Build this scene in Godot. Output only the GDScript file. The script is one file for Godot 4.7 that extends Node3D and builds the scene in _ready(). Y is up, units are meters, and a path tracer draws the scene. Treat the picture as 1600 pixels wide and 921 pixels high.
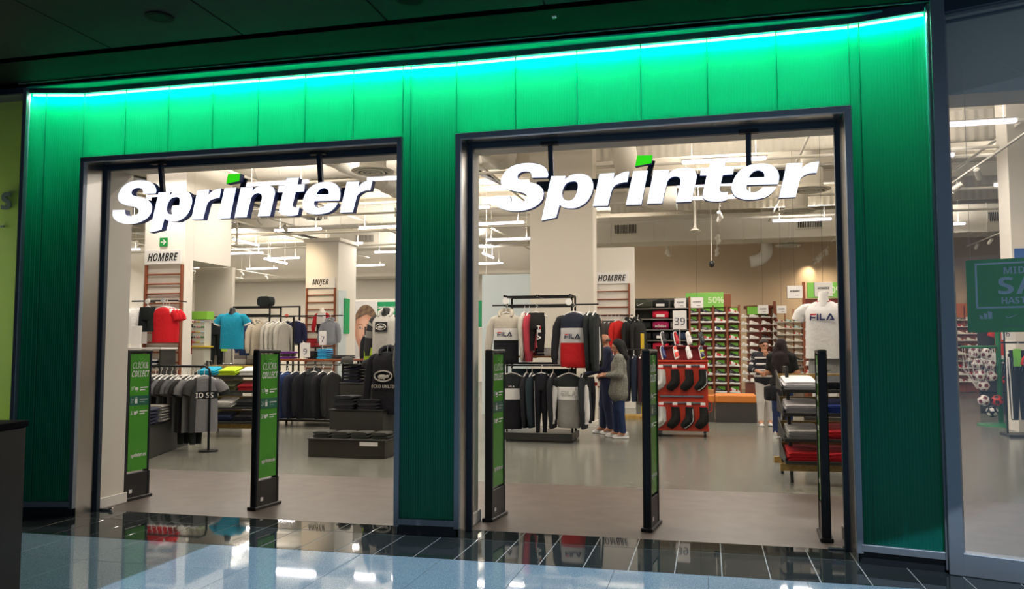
extends Node3D
# A lit sports shop seen from the mall walk in front of it. Axes: x runs along the shop front, -z goes into the shop.
const YAW := 13.5
var M := {}
var used := {}
var rng := RandomNumberGenerator.new()

class B:
	var v := PackedVector3Array()
	var n := PackedVector3Array()
	var c := PackedColorArray()
	var t := PackedVector2Array()
	var col := Color.WHITE
	var xf := Transform3D.IDENTITY
	func put(p: Vector3, nn: Vector3, k: Color, uv := Vector2.ZERO):
		v.append(xf * p); n.append((xf.basis * nn).normalized()); c.append(k); t.append(uv)
	func tri(a: Vector3, b: Vector3, d: Vector3):
		var m := (d - a).cross(b - a).normalized()
		put(a, m, col); put(b, m, col); put(d, m, col)
	func quad(a: Vector3, b: Vector3, d: Vector3, e: Vector3):
		# uv: a bottom-start, b top-start, d top-end, e bottom-end
		var m := (d - a).cross(b - a).normalized()
		put(a, m, col, Vector2(0, 1)); put(b, m, col, Vector2(0, 0)); put(d, m, col, Vector2(1, 0))
		put(a, m, col, Vector2(0, 1)); put(d, m, col, Vector2(1, 0)); put(e, m, col, Vector2(1, 1))
	func box(o: Vector3, s: Vector3, bev := 0.0):
		var h := s / 2
		var w := minf(bev, minf(h.x, minf(h.y, h.z)) * 0.9)
		for ax in 3:
			for sg in [-1.0, 1.0]:
				var u := (ax + 1) % 3
				var r := (ax + 2) % 3
				var q := []
				for k in [[-1, -1], [-1, 1], [1, 1], [1, -1]]:
					var p := Vector3.ZERO
					p[ax] = sg * h[ax]; p[u] = k[0] * (h[u] - w); p[r] = k[1] * (h[r] - w)
					q.append(o + p)
				var nn := Vector3.ZERO
				nn[ax] = sg
				_face(q, nn)
		if w > 0.0:
			for ax in 3:
				var u := (ax + 1) % 3
				var r := (ax + 2) % 3
				for su in [-1.0, 1.0]:
					for sr in [-1.0, 1.0]:
						var q := []
						for e in [[-1, 0], [1, 0], [1, 1], [-1, 1]]:
							var p := Vector3.ZERO
							p[ax] = e[0] * (h[ax] - w)
							p[u] = su * (h[u] - (w if e[1] == 0 else 0.0)); p[r] = sr * (h[r] - (0.0 if e[1] == 0 else w))
							q.append(o + p)
						var nn := Vector3.ZERO
						nn[u] = su; nn[r] = sr
						_face(q, nn.normalized())
			for sx in [-1.0, 1.0]:
				for sy in [-1.0, 1.0]:
					for sz in [-1.0, 1.0]:
						var sgn := Vector3(sx, sy, sz)
						_face([o + sgn * Vector3(h.x, h.y - w, h.z - w), o + sgn * Vector3(h.x - w, h.y, h.z - w), o + sgn * Vector3(h.x - w, h.y - w, h.z)], sgn.normalized())
	func _face(q: Array, nn: Vector3):
		var m: Vector3 = (q[2] - q[0]).cross(q[1] - q[0])
		if m.dot(nn) < 0.0:
			q.reverse()
		for k in range(1, q.size() - 1):
			put(q[0], nn, col); put(q[k], nn, col); put(q[k + 1], nn, col)
	func bar(a: Vector3, b: Vector3, w: float, d: float, bev := 0.0):
		var old := xf
		var z := (b - a).normalized()
		var up := Vector3.UP if absf(z.y) < 0.95 else Vector3.BACK
		var x := up.cross(z).normalized()
		xf = old * Transform3D(Basis(x, z.cross(x), z), (a + b) / 2)
		box(Vector3.ZERO, Vector3(w, d, a.distance_to(b)), bev)
		xf = old
	# rows: array of arrays of points; ring: rows close on themselves; cols: one colour for each strip between rows
	func loft(rows: Array, ring := true, cols := [], cap := true, smooth := true):
		var nr: int = rows.size()
		var m: int = rows[0].size()
		var cen := []
		for r in rows:
			var s := Vector3.ZERO
			for p in r: s += p
			cen.append(s / m)
		var norm := []
		for i in nr:
			var l := []
			for j in m:
				var pu: Vector3 = rows[i][(j + 1) % m if ring else mini(j + 1, m - 1)] - rows[i][(j - 1 + m) % m if ring else maxi(j - 1, 0)]
				var pv: Vector3 = rows[mini(i + 1, nr - 1)][j] - rows[maxi(i - 1, 0)][j]
				l.append(pu.cross(pv).normalized())
			norm.append(l)
		var flip := false
		if ring:
			var sum := 0.0
			for i in nr:
				for j in m: sum += norm[i][j].dot(rows[i][j] - cen[i])
			flip = sum < 0.0
		for i in nr - 1:
			if cols.size() > 0: col = cols[mini(i, cols.size() - 1)]
			for j in (m if ring else m - 1):
				var j2 := (j + 1) % m
				var q := [rows[i][j], rows[i][j2], rows[i + 1][j2], rows[i + 1][j]]
				var qn := [norm[i][j], norm[i][j2], norm[i + 1][j2], norm[i + 1][j]]
				var qt := [Vector2(float(j) / m, float(i) / nr), Vector2(float(j + 1) / m, float(i) / nr), Vector2(float(j + 1) / m, float(i + 1) / nr), Vector2(float(j) / m, float(i + 1) / nr)]
				var sgn := -1.0 if flip else 1.0
				for k in ([0, 2, 1, 0, 3, 2] if not flip else [0, 1, 2, 0, 2, 3]):
					put(q[k], qn[k] * sgn, col, qt[k])
		if cap and ring:
			for e in [0, nr - 1]:
				if cols.size() > 0: col = cols[0 if e == 0 else cols.size() - 1]
				var dir: Vector3 = (cen[0] - cen[1]) if e == 0 else (cen[nr - 1] - cen[nr - 2])
				for j in m:
					_face([cen[e], rows[e][j], rows[e][(j + 1) % m]], dir.normalized())
	func tube(pts: Array, rad, segs := 8, cap := true):
		var rows := []
		var side := Vector3.ZERO
		for i in pts.size():
			var d: Vector3 = (pts[mini(i + 1, pts.size() - 1)] - pts[maxi(i - 1, 0)]).normalized()
			if side == Vector3.ZERO:
				side = d.cross(Vector3.UP if absf(d.y) < 0.9 else Vector3.RIGHT).normalized()
			side = (side - d * side.dot(d)).normalized()
			var up := d.cross(side)
			var r: float = rad[i] if rad is Array else rad
			var l := []
			for k in segs:
				var a := TAU * k / segs
				l.append(pts[i] + (side * cos(a) + up * sin(a)) * r)
			rows.append(l)
		loft(rows, true, [], cap)
	func lathe(prof: Array, segs := 16, o := Vector3.ZERO):
		var rows := []
		for p in prof:
			var l := []
			for k in segs:
				var a := TAU * k / segs
				l.append(o + Vector3(cos(a) * maxf(p.x, 0.0005), p.y, sin(a) * maxf(p.x, 0.0005)))
			rows.append(l)
		loft(rows, true, [], true)
	# polygon in x, y, extruded from z0 (back) to z1 (front)
	func prism(poly: PackedVector2Array, z0: float, z1: float, hole := PackedVector2Array(), front := true, sides := true):
		var p := poly.duplicate()
		if hole.size() > 2:
			if Geometry2D.is_polygon_clockwise(p) == Geometry2D.is_polygon_clockwise(hole): hole.reverse()
			var best := INF; var bi := 0; var bj := 0
			for i in p.size():
				for j in hole.size():
					var dd := p[i].distance_to(hole[j])
					if dd < best: best = dd; bi = i; bj = j
			var q := PackedVector2Array()
			for i in bi + 1: q.append(p[i])
			for j in hole.size() + 1: q.append(hole[(bj + j) % hole.size()] + (Vector2(0.00002, 0.00001) if j == hole.size() else Vector2.ZERO))
			q.append(p[bi] + Vector2(0.00002, 0.00001))
			for i in range(bi + 1, p.size()): q.append(p[i])
			p = q
		if front:
			var ix := Geometry2D.triangulate_polygon(p)
			for k in range(0, ix.size(), 3):
				_face([Vector3(p[ix[k]].x, p[ix[k]].y, z1), Vector3(p[ix[k + 1]].x, p[ix[k + 1]].y, z1), Vector3(p[ix[k + 2]].x, p[ix[k + 2]].y, z1)], Vector3.BACK)
				if sides: _face([Vector3(p[ix[k]].x, p[ix[k]].y, z0), Vector3(p[ix[k + 1]].x, p[ix[k + 1]].y, z0), Vector3(p[ix[k + 2]].x, p[ix[k + 2]].y, z0)], Vector3.FORWARD)
		if sides:
			for lp in [poly, hole]:
				if lp.size() < 3: continue
				var cw := Geometry2D.is_polygon_clockwise(lp)
				for i in lp.size():
					var a: Vector2 = lp[i]
					var b: Vector2 = lp[(i + 1) % lp.size()]
					var d := (b - a).normalized()
					var nn := Vector3(-d.y, d.x, 0) * (1.0 if cw else -1.0) * (-1.0 if false else 1.0)
					if lp == hole: nn = -nn
					_face([Vector3(a.x, a.y, z0), Vector3(b.x, b.y, z0), Vector3(b.x, b.y, z1), Vector3(a.x, a.y, z1)], nn)
	func ball(o: Vector3, r: Vector3, segs := 10, rings := 6):
		var rows := []
		for i in rings + 1:
			var th := PI * i / rings
			var l := []
			for k in segs:
				var a := TAU * k / segs
				l.append(o + Vector3(cos(a) * maxf(sin(th), 0.02) * r.x, -cos(th) * r.y, sin(a) * maxf(sin(th), 0.02) * r.z))
			rows.append(l)
		loft(rows, true, [], true)
	func mesh() -> ArrayMesh:
		var a := []
		a.resize(Mesh.ARRAY_MAX)
		a[Mesh.ARRAY_VERTEX] = v; a[Mesh.ARRAY_NORMAL] = n; a[Mesh.ARRAY_COLOR] = c; a[Mesh.ARRAY_TEX_UV] = t
		var m := ArrayMesh.new()
		m.add_surface_from_arrays(Mesh.PRIMITIVE_TRIANGLES, a)
		return m

func hexc(h: String) -> Color: return Color.html(h)
func lin(h: String) -> Color: return Color.html(h).srgb_to_linear()

func mt(key: String, colour: String, rough := 0.6, metal := 0.0, vc := false) -> StandardMaterial3D:
	if M.has(key): return M[key]
	var m := StandardMaterial3D.new()
	m.albedo_color = hexc(colour); m.roughness = rough; m.metallic = metal
	m.vertex_color_use_as_albedo = vc
	M[key] = m
	return m
func glow(key: String, colour: String, energy: float) -> StandardMaterial3D:
	var m := mt(key, colour, 0.5)
	m.emission_enabled = true; m.emission = hexc(colour); m.emission_energy_multiplier = energy
	return m
func noise_tex(freq: float, ramp: Array, size := 512, seed_ := 1, fract := 3, kind := FastNoiseLite.TYPE_SIMPLEX_SMOOTH) -> NoiseTexture2D:
	var f := FastNoiseLite.new()
	f.noise_type = kind; f.frequency = freq; f.seed = seed_; f.fractal_octaves = fract
	var g := Gradient.new()
	var off := PackedFloat32Array(); var cs := PackedColorArray()
	for r in ramp: off.append(r[0]); cs.append(hexc(r[1]))
	g.offsets = off; g.colors = cs
	var x := NoiseTexture2D.new()
	x.width = size; x.height = size; x.seamless = true; x.noise = f; x.color_ramp = g
	return x
func bump_tex(freq: float, size := 256, seed_ := 5, strength := 4.0) -> NoiseTexture2D:
	var f := FastNoiseLite.new()
	f.frequency = freq; f.seed = seed_
	var x := NoiseTexture2D.new()
	x.width = size; x.height = size; x.seamless = true; x.noise = f; x.as_normal_map = true; x.bump_strength = strength
	return x
func tripl(m: StandardMaterial3D, scale: float, world := true) -> StandardMaterial3D:
	m.uv1_triplanar = true; m.uv1_world_triplanar = world; m.uv1_scale = Vector3.ONE * scale
	return m

func numbered(called: String, parent: Node) -> String:
	var key := "%d/%s" % [parent.get_instance_id(), called]
	used[key] = used.get(key, -1) + 1
	return called if used[key] == 0 else "%s_%03d" % [called, used[key]]
func thing(called: String, label: String, category: String, at := Vector3.ZERO, turn := 0.0, group := "") -> Node3D:
	var o := Node3D.new()
	o.name = numbered(called, self)
	add_child(o, true)
	o.position = at; o.rotation_degrees.y = turn
	tag(o, label, category, group)
	return o
func tag(o: Node, label: String, category: String, group := ""):
	o.set_meta("label", label); o.set_meta("category", category)
	if group != "": o.set_meta("group", group)
func part(parent: Node, called: String, mesh: Mesh, m: Material, at := Vector3.ZERO, turn := Vector3.ZERO, label := "") -> MeshInstance3D:
	var o := MeshInstance3D.new()
	o.name = numbered(called, parent)
	o.mesh = mesh
	o.material_override = m
	o.position = at; o.rotation_degrees = turn
	parent.add_child(o, true)
	if label != "": o.set_meta("label", label)
	return o
func struct(called: String, mesh: Mesh, m: Material, at := Vector3.ZERO) -> MeshInstance3D:
	var o := part(self, called, mesh, m, at)
	o.set_meta("kind", "structure")
	return o
func structure(called: String) -> Node3D:
	var o := Node3D.new()
	o.name = numbered(called, self)
	add_child(o, true)
	o.set_meta("kind", "structure")
	return o
func copy(o: Node3D, at: Vector3, turn := 0.0, label := "", group := "") -> Node3D:
	var r: Node3D = o.duplicate()
	var base := String(o.name)
	if base.length() > 4 and base[-4] == "_" and base.right(3).is_valid_int(): base = base.left(-4)
	r.name = numbered(base, self)
	add_child(r, true)
	r.position = at; r.rotation_degrees.y = turn
	if label != "": r.set_meta("label", label)
	if group != "": r.set_meta("group", group)
	return r
func mbox(s: Vector3, bev := 0.0, colour := Color.WHITE) -> ArrayMesh:
	var b := B.new()
	b.col = colour
	b.box(Vector3.ZERO, s, bev)
	return b.mesh()
func mbar(a: Vector3, e: Vector3, w: float, d: float, bev := 0.0) -> ArrayMesh:
	var b := B.new()
	b.bar(a, e, w, d, bev)
	return b.mesh()
func mtube(pts: Array, r, segs := 8) -> ArrayMesh:
	var b := B.new()
	b.tube(pts, r, segs)
	return b.mesh()
var fonts := {}
# lettering as a thin solid, its middle at the origin, facing +z; slant leans it forward
func letters(s: String, height: float, slant := 0.0, bold := true, depth := 0.004, squeeze := 1.0) -> ArrayMesh:
	var key := "b" if bold else "r"
	if not fonts.has(key):
		var f := SystemFont.new()
		f.font_names = PackedStringArray(["Droid Sans"]); f.font_weight = 700 if bold else 400
		fonts[key] = f
	var t := TextMesh.new()
	t.font = fonts[key]; t.text = s; t.font_size = 32; t.pixel_size = 0.01; t.depth = 0.02; t.curve_step = 2.0
	var a := t.get_mesh_arrays()
	var v: PackedVector3Array = a[Mesh.ARRAY_VERTEX]
	var lo := Vector3.INF
	var hi := -Vector3.INF
	for p in v:
		lo = lo.min(p); hi = hi.max(p)
	var k := height / (hi.y - lo.y)
	var mid := (lo + hi) / 2
	for i in v.size():
		var p := (v[i] - mid) * k
		v[i] = Vector3(p.x * squeeze + p.y * slant, p.y, (v[i].z - mid.z) / 0.02 * depth)
	a[Mesh.ARRAY_VERTEX] = v
	var m := ArrayMesh.new()
	m.add_surface_from_arrays(Mesh.PRIMITIVE_TRIANGLES, a)
	return m
func area(called: String, at: Vector3, size: Vector2, colour: String, energy: float, look: Vector3):
	var l := AreaLight3D.new()
	l.name = numbered(called, self)
	l.area_size = size; l.light_color = hexc(colour); l.light_energy = energy; l.shadow_enabled = true; l.area_range = 40.0
	add_child(l, true)
	var up := Vector3.UP if absf(look.normalized().y) < 0.9 else Vector3.FORWARD
	l.look_at_from_position(at, at + look, up)
func spot(called: String, at: Vector3, to: Vector3, colour: String, energy: float, angle: float):
	var l := SpotLight3D.new()
	l.name = numbered(called, self)
	l.light_color = hexc(colour); l.light_energy = energy; l.spot_angle = angle; l.spot_range = 40.0; l.spot_attenuation = 2.0; l.light_size = 0.06; l.shadow_enabled = true
	add_child(l, true)
	l.look_at_from_position(at, to, Vector3.UP if absf((to - at).normalized().y) < 0.95 else Vector3.FORWARD)

func camera_and_light():
	var cam := Camera3D.new()
	cam.name = "camera"
	cam.position = Vector3(0, 1.5, 0)
	cam.rotation_degrees = Vector3(3.844, YAW, 0)
	cam.fov = 39.57
	cam.far = 200.0
	add_child(cam)
	cam.current = true
	var e := Environment.new()
	e.background_mode = Environment.BG_COLOR
	e.background_color = hexc("95a5ba")
	e.background_energy_multiplier = 0.5
	e.tonemap_mode = Environment.TONE_MAPPER_LINEAR
	e.tonemap_exposure = 1.0
	e.sdfgi_enabled = true; e.ssao_enabled = true; e.ssil_enabled = true
	# daylight falling through the roof light of the mall behind the viewer
	var sun := DirectionalLight3D.new()
	sun.name = "roof_daylight"
	sun.light_color = hexc("e6f0ff"); sun.light_energy = 1.05; sun.light_angular_distance = 0.5; sun.shadow_enabled = true
	sun.rotation_degrees = Vector3(-58, 0, 0)
	add_child(sun)
	var w := WorldEnvironment.new()
	w.name = "world_environment"
	w.environment = e
	add_child(w)

func materials():
	var m := mt("granite", "ffffff", 0.03)
	m.albedo_texture = noise_tex(0.18, [[0.0, "141a1c"], [0.45, "20282a"], [0.6, "39403f"], [0.72, "1c2324"], [1.0, "5c625e"]], 512, 3, 4)
	m.metallic_specular = 0.36
	tripl(m, 1.6)
	m = mt("terrazzo", "ffffff", 0.035)
	m.albedo_texture = noise_tex(0.35, [[0.0, "33505f"], [0.35, "5f7d90"], [0.5, "94aaba"], [0.62, "4e6d80"], [0.75, "a0b3c0"], [1.0, "e8eef0"]], 1024, 7, 3)
	tripl(m, 0.4)
	mt("grout_light", "8d9494", 0.8)
	m = mt("vinyl_grey", "ffffff", 0.28)
	m.albedo_texture = noise_tex(0.02, [[0.0, "6a6a62"], [0.5, "75756c"], [1.0, "807f75"]], 512, 11, 4)
	m.roughness = 0.22
	tripl(m, 0.25)
	m = mt("vinyl_taupe", "ffffff", 0.4)
	m.albedo_texture = noise_tex(0.02, [[0.0, "574d48"], [0.5, "625751"], [1.0, "6d625c"]], 512, 13, 4)
	tripl(m, 0.3)
	m = mt("panel_green", "0b706e", 0.28)
	m.backlight_enabled = true; m.backlight = Color(0.0, 1.0, 0.64)
	m.transparency = BaseMaterial3D.TRANSPARENCY_ALPHA; m.albedo_color.a = 0.9
	mt("panel_seam", "0b5a3e", 0.5)
	mt("cavity", "1fb098", 0.9)
	mt("aluminium", "8f979f", 0.4, 0.6)
	mt("aluminium_dark", "35404c", 0.45, 0.3)
	mt("steel", "b5b3ae", 0.25, 1.0)
	mt("plinth", "1d2226", 0.35)
	mt("cream", "d9d2c4", 0.75)
	mt("white_paint", "e4dfd4", 0.7)
	mt("grey_soffit", "98938b", 0.8)
	mt("ceiling_black", "07060b", 0.75)
	M.ceiling_black.metallic_specular = 0.15
	mt("ceiling_panel", "0c0b15", 0.7)
	M.ceiling_panel.metallic_specular = 0.2
	mt("deck", "d8d2c4", 0.8)
	mt("duct", "ddd8cc", 0.55)
	mt("black_metal", "17181b", 0.35, 0.4)
	mt("dark_bar", "141c2c", 0.4)
	mt("black_plastic", "121316", 0.4)
	mt("charcoal", "33332f", 0.5)
	mt("skirting", "e6e1d8", 0.5)
	mt("cloth", "ffffff", 0.9, 0.0, true)
	M.cloth.normal_enabled = true
	M.cloth.normal_texture = bump_tex(0.02, 256, 5, 9.0)
	M.cloth.normal_scale = 0.3
	tripl(M.cloth, 2.2, false)
	mt("paint", "ffffff", 0.5, 0.0, true)
	mt("gloss", "ffffff", 0.25, 0.0, true)
	mt("wood_red", "8a4a2c", 0.5)
	m = mt("wood_pale", "ffffff", 0.55)
	m.albedo_texture = noise_tex(0.03, [[0.0, "9a7a3e"], [0.5, "b5934f"], [1.0, "c8a862"]], 256, 17, 3)
	tripl(m, 1.5)
	mt("sign_white", "e9e6e2", 0.5)
	mt("ink", "1c1c20", 0.6)
	glow("tube_glow", "f4eeff", 3.2)
	glow("spot_glow", "fff4e0", 6.0)
	glow("letter_glow", "eef3ff", 1.35)
	glow("letter_green", "35e018", 0.8)
	mt("letter_side", "3f4f8c", 0.4)

func mall():
	# mall walk: base slab as the joints, granite row at the sill, terrazzo in front
	var fl := structure("floor")
	part(fl, "joint_bed", mbox(Vector3(16, 0.1, 0.97)), M.grout_light, Vector3(-2.5, -0.052, -6.195))
	part(fl, "joint_bed", mbox(Vector3(16, 0.1, 2.62)), mt("grout_dark", "3a4650", 0.8), Vector3(-2.5, -0.054, -4.4))
	part(fl, "walk_slab", mbox(Vector3(40, 0.1, 23.1)), M.terrazzo, Vector3(-2.5, -0.05, 8.45))
	var a := mbox(Vector3(0.303, 0.02, 0.312), 0.001)
	var b := mbox(Vector3(0.303, 0.02, 0.628), 0.001)
	for i in 34:
		var x := -7.07 + 0.31 * i + 0.155
		part(fl, "granite_tile", a, M.granite, Vector3(x, -0.01, -6.51))
		part(fl, "granite_tile", b, M.granite, Vector3(x, -0.01, -6.03))
	var t := mbox(Vector3(0.617, 0.02, 0.617), 0.001)
	for i in 17:
		for j in 4:
			var x := -3.75 - 0.62 * 5 + 0.62 * i + 0.31
			part(fl, "terrazzo_tile", t, M.terrazzo, Vector3(x, -0.01, -5.71 + 0.31 + 0.62 * j))
	# dark mall ceiling over the walk
	var ce := structure("ceiling")
	part(ce, "soffit_strip", mbox(Vector3(40, 0.1, 0.47)), M.ceiling_black, Vector3(-2.5, 4.0, -5.9))
	part(ce, "edge_bead", mtube([Vector3(-6.15, 3.945, -6.135), Vector3(1.56, 3.945, -6.135)], 0.007, 8), M.aluminium_dark)
	part(ce, "slot", mbox(Vector3(40, 0.1, 0.1)), M.plinth, Vector3(-2.5, 4.06, -5.63))
	for i in 14:
		part(ce, "ceiling_panel", mbox(Vector3(1.19, 0.06, 1.7), 0.003), M.ceiling_panel, Vector3(-3.5 + 1.2 * (i - 6) - 0.6, 3.98, -4.73))
	part(ce, "upper_slab", mbox(Vector3(40, 0.2, 2.9)), M.ceiling_black, Vector3(-2.5, 4.2, -5.3))
	struct("wall_mall", mbox(Vector3(0.3, 4.2, 15.0)), M.ceiling_black, Vector3(-8.3, 2.1, 1.4))
	part(ce, "gallery_slab", mbox(Vector3(18, 0.3, 16.0)), M.ceiling_black, Vector3(-12.75, 4.25, 4.1))
	for p in [Vector3(-3.9, 3.947, -5.12), Vector3(-2.0, 3.947, -5.26), Vector3(-0.1, 3.947, -5.3)]:
		var d := thing("downlight", "round unlit downlight recessed in the dark mall ceiling", "downlight", p, 0.0, "unlit downlights in the mall ceiling")
		var q := B.new()
		q.lathe([Vector2(0.07, 0.0), Vector2(0.1, -0.004), Vector2(0.1, 0.0)], 20)
		part(d, "ring", q.mesh(), M.ceiling_black)
		q = B.new()
		q.lathe([Vector2(0.0, 0.0), Vector2(0.068, -0.003), Vector2(0.068, 0.0)], 20)
		part(d, "lens", q.mesh(), M.ceiling_black)
	var sp := thing("sprinkler", "tiny white sprinkler head on the dark ceiling strip", "sprinkler", Vector3(-1.07, 3.95, -5.79))
	part(sp, "cap", mbox(Vector3(0.03, 0.012, 0.03), 0.002), M.sign_white, Vector3(0, -0.006, 0))
	part(sp, "stem", mtube([Vector3.ZERO, Vector3(0, -0.02, 0)], 0.006), M.steel)

func rib_panel(x0: Vector2, x1: Vector2, y0: float, y1: float) -> ArrayMesh:
	# one fluted sheet from plan point x0 to x1
	var b := B.new()
	var w := x0.distance_to(x1)
	var dir := (x1 - x0) / w
	var nrm := Vector2(-dir.y, dir.x)
	var ribs := maxi(4, int(round(w / 0.021)))
	var lo := []
	var hi := []
	for i in ribs * 4 + 1:
		var s := float(i) / (ribs * 4)
		var bulge := 0.0022 * absf(sin(PI * s * ribs)) + 0.0007 * sin(s * 23.0)
		var p := x0 + dir * (w * s) + nrm * bulge
		lo.append(Vector3(p.x, y0, p.y)); hi.append(Vector3(p.x, y1, p.y))
	b.loft([lo, hi], false, [], false)
	return b.mesh()

const PL := [Vector2(-6.115, -6.241), Vector2(-5.625, -6.36), Vector2(-2.47, -6.36), Vector2(-2.003, -6.375), Vector2(1.03, -6.29), Vector2(1.518, -6.17)]
func on_front(x: float) -> Vector2:
	for i in 5:
		if x <= PL[i + 1].x or i == 4:
			return PL[i].lerp(PL[i + 1], (x - PL[i].x) / (PL[i + 1].x - PL[i].x))
	return PL[5]

func facade():
	var f := structure("wall_facade")
	var top := 3.885
	var open_top := 3.275
	# panel seams: every half metre or so, and at every bend
	var cuts := [-6.115, -5.97, -5.625]
	for k in range(1, 7): cuts.append(-5.625 + 0.451 * k - 0.0)
	cuts.append(-2.47); cuts.append(-2.40); cuts.append(-2.003)
	for k in range(1, 6): cuts.append(-2.003 + 0.5055 * k)
	cuts.append(1.03); cuts.append(1.10); cuts.append(1.518)
	for i in cuts.size() - 1:
		var a: float = cuts[i] + 0.0012
		var e: float = cuts[i + 1] - 0.0012
		var mid := (a + e) / 2
		var pillar := mid < -5.625 or (mid > -2.47 and mid < -2.003) or mid > 1.03
		part(f, "panel", rib_panel(on_front(a), on_front(e), 0.135 if pillar else open_top, top), M.panel_green)
	for i in range(1, cuts.size() - 1):
		var q := on_front(cuts[i])
		var low: bool = cuts[i] < -5.62 or (cuts[i] > -2.48 and cuts[i] < -2.0) or cuts[i] > 1.02
		var y0 := 0.135 if low else open_top
		part(f, "seam_strip", mbox(Vector3(0.008, top - y0, 0.004)), M.panel_seam, Vector3(q.x, (top + y0) / 2, q.y - 0.004))
	# backing wall of the light cavity, closed at its ends and round the openings
	var back := -6.60
	for r in [[-6.15, -5.6, 0.1, 3.93], [-5.6, -2.5, 3.29, 3.93], [-2.5, -1.98, 0.1, 3.93], [-1.98, 1.0, 3.29, 3.93], [1.0, 1.56, 0.1, 3.93]]:
		part(f, "cavity_back", mbox(Vector3(r[1] - r[0], r[3] - r[2], 0.02)), M.cavity, Vector3((r[0] + r[1]) / 2, (r[2] + r[3]) / 2, back))
	for x in [-5.605, -2.492, -1.985, 1.012]:
		var z := on_front(x).y - 0.01
		part(f, "cavity_side", mbox(Vector3(0.012, 3.2, z - back)), M.cavity, Vector3(x, 1.7, (z + back) / 2))
	for x in [-6.14, 1.545]:
		var z := on_front(x).y - 0.01
		part(f, "cavity_side", mbox(Vector3(0.012, 3.85, z - back)), M.cavity, Vector3(x, 2.0, (z + back) / 2))
	for r in [[-5.61, -2.49], [-1.99, 1.01]]:
		part(f, "cavity_floor", mbox(Vector3(r[1] - r[0], 0.012, 0.2)), M.cavity, Vector3((r[0] + r[1]) / 2, 3.285, -6.49))
	for r in [[-6.14, -5.61, 0.16], [-2.49, -1.99, 0.16], [1.01, 1.54, 0.13]]:
		part(f, "cavity_floor", mbox(Vector3(r[1] - r[0], 0.012, 0.2)), M.cavity, Vector3((r[0] + r[1]) / 2, 0.115, -6.49))
	part(f, "cavity_roof", mbox(Vector3(7.7, 0.012, 0.4)), M.cavity, Vector3(-2.3, 3.935, -6.42))
	# aluminium trims: round the whole front and round each opening
	var tw := 0.045
	for i in 5:
		var a := Vector3(PL[i].x, top + 0.035, PL[i].y); var e := Vector3(PL[i + 1].x, top + 0.035, PL[i + 1].y)
		part(f, "top_trim", mbar(a, e, 0.03, 0.07, 0.002), M.aluminium_dark)
	for q in [[-6.145, 0.04, 3.93], [-5.602, 0.07, 3.275], [-2.488, 0.07, 3.275], [-1.982, 0.07, 3.275], [1.01, 0.07, 3.275], [1.548, 0.02, 3.93]]:
		var p := on_front(q[0])
		part(f, "upright_trim", mbox(Vector3(tw, q[2] - q[1], 0.05), 0.003), M.aluminium, Vector3(q[0], (q[1] + q[2]) / 2, p.y + 0.004))
	for r in [[-5.625, -2.47], [-2.003, 1.03]]:
		var a := on_front(r[0]); var e := on_front(r[1])
		part(f, "lintel_trim", mbar(Vector3(a.x, open_top - 0.024, a.y + 0.004), Vector3(e.x, open_top - 0.024, e.y + 0.004), 0.05, 0.048, 0.003), M.aluminium)
	for r in [[-6.12, -5.61], [-2.48, -1.995], [1.02, 1.53]]:
		var a := on_front(r[0]); var e := on_front(r[1])
		part(f, "foot_trim", mbar(Vector3(a.x, 0.11, a.y + 0.004), Vector3(e.x, 0.11, e.y + 0.004), 0.05, 0.05, 0.003), M.aluminium)
		part(f, "plinth", mbar(Vector3(a.x, 0.043, a.y - 0.03), Vector3(e.x, 0.043, e.y - 0.03), 0.06, 0.086, 0.002), M.plinth)
	# jamb: steel cheek, then a blue rail at the wall
	for q in [[-5.575, 1], [-2.515, -1], [-1.955, 1], [0.985, -1]]:
		var z0 := on_front(q[0]).y - 0.02
		part(f, "steel_jamb", mbox(Vector3(0.014, 3.25, z0 + 6.6)), M.steel, Vector3(q[0] - 0.014 * q[1], 1.625, (z0 - 6.6) / 2))
		part(f, "rail_upright", mbox(Vector3(0.045, 3.25, 0.05), 0.004), M.aluminium_dark, Vector3(q[0] + 0.004 * q[1], 1.625, -6.625))
	for r in [[-5.57, -2.52], [-1.95, 0.98]]:
		part(f, "steel_head", mbox(Vector3(r[1] - r[0], 0.012, 0.2)), M.steel, Vector3((r[0] + r[1]) / 2, 3.255, -6.49))
		part(f, "rail_head", mbox(Vector3(r[1] - r[0], 0.055, 0.05), 0.004), M.aluminium_dark, Vector3((r[0] + r[1]) / 2, 3.232, -6.625))
	# the strip that lights the cavity from above
	var led := thing("led_strip", "long white light strip along the top edge of the green shop front", "light strip", Vector3(-2.3, 3.875, -6.4))
	for i in 5:
		var a := Vector3(PL[i].x + 2.3, 0.0, PL[i].y + 6.4 - 0.03); var e := Vector3(PL[i + 1].x + 2.3, 0.0, PL[i + 1].y + 6.4 - 0.03)
		part(led, "led_tube", mbar(a, e, 0.012, 0.016, 0.002), M.led)
		var mid := (a + e) / 2 + Vector3(-2.3, 3.86, -6.4)
		var l := AreaLight3D.new()
		l.name = numbered("led_light", self)
		l.area_size = Vector2(a.distance_to(e), 0.02); l.light_color = hexc("e8fff4"); l.light_energy = LED * a.distance_to(e); l.shadow_enabled = true; l.area_range = 10.0
		add_child(l, true)
		var d := (e - a).normalized()
		l.transform = Transform3D(Basis(d, d.cross(Vector3.UP).normalized() * -1.0, Vector3.UP), mid)
const LED := 0.9

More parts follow.
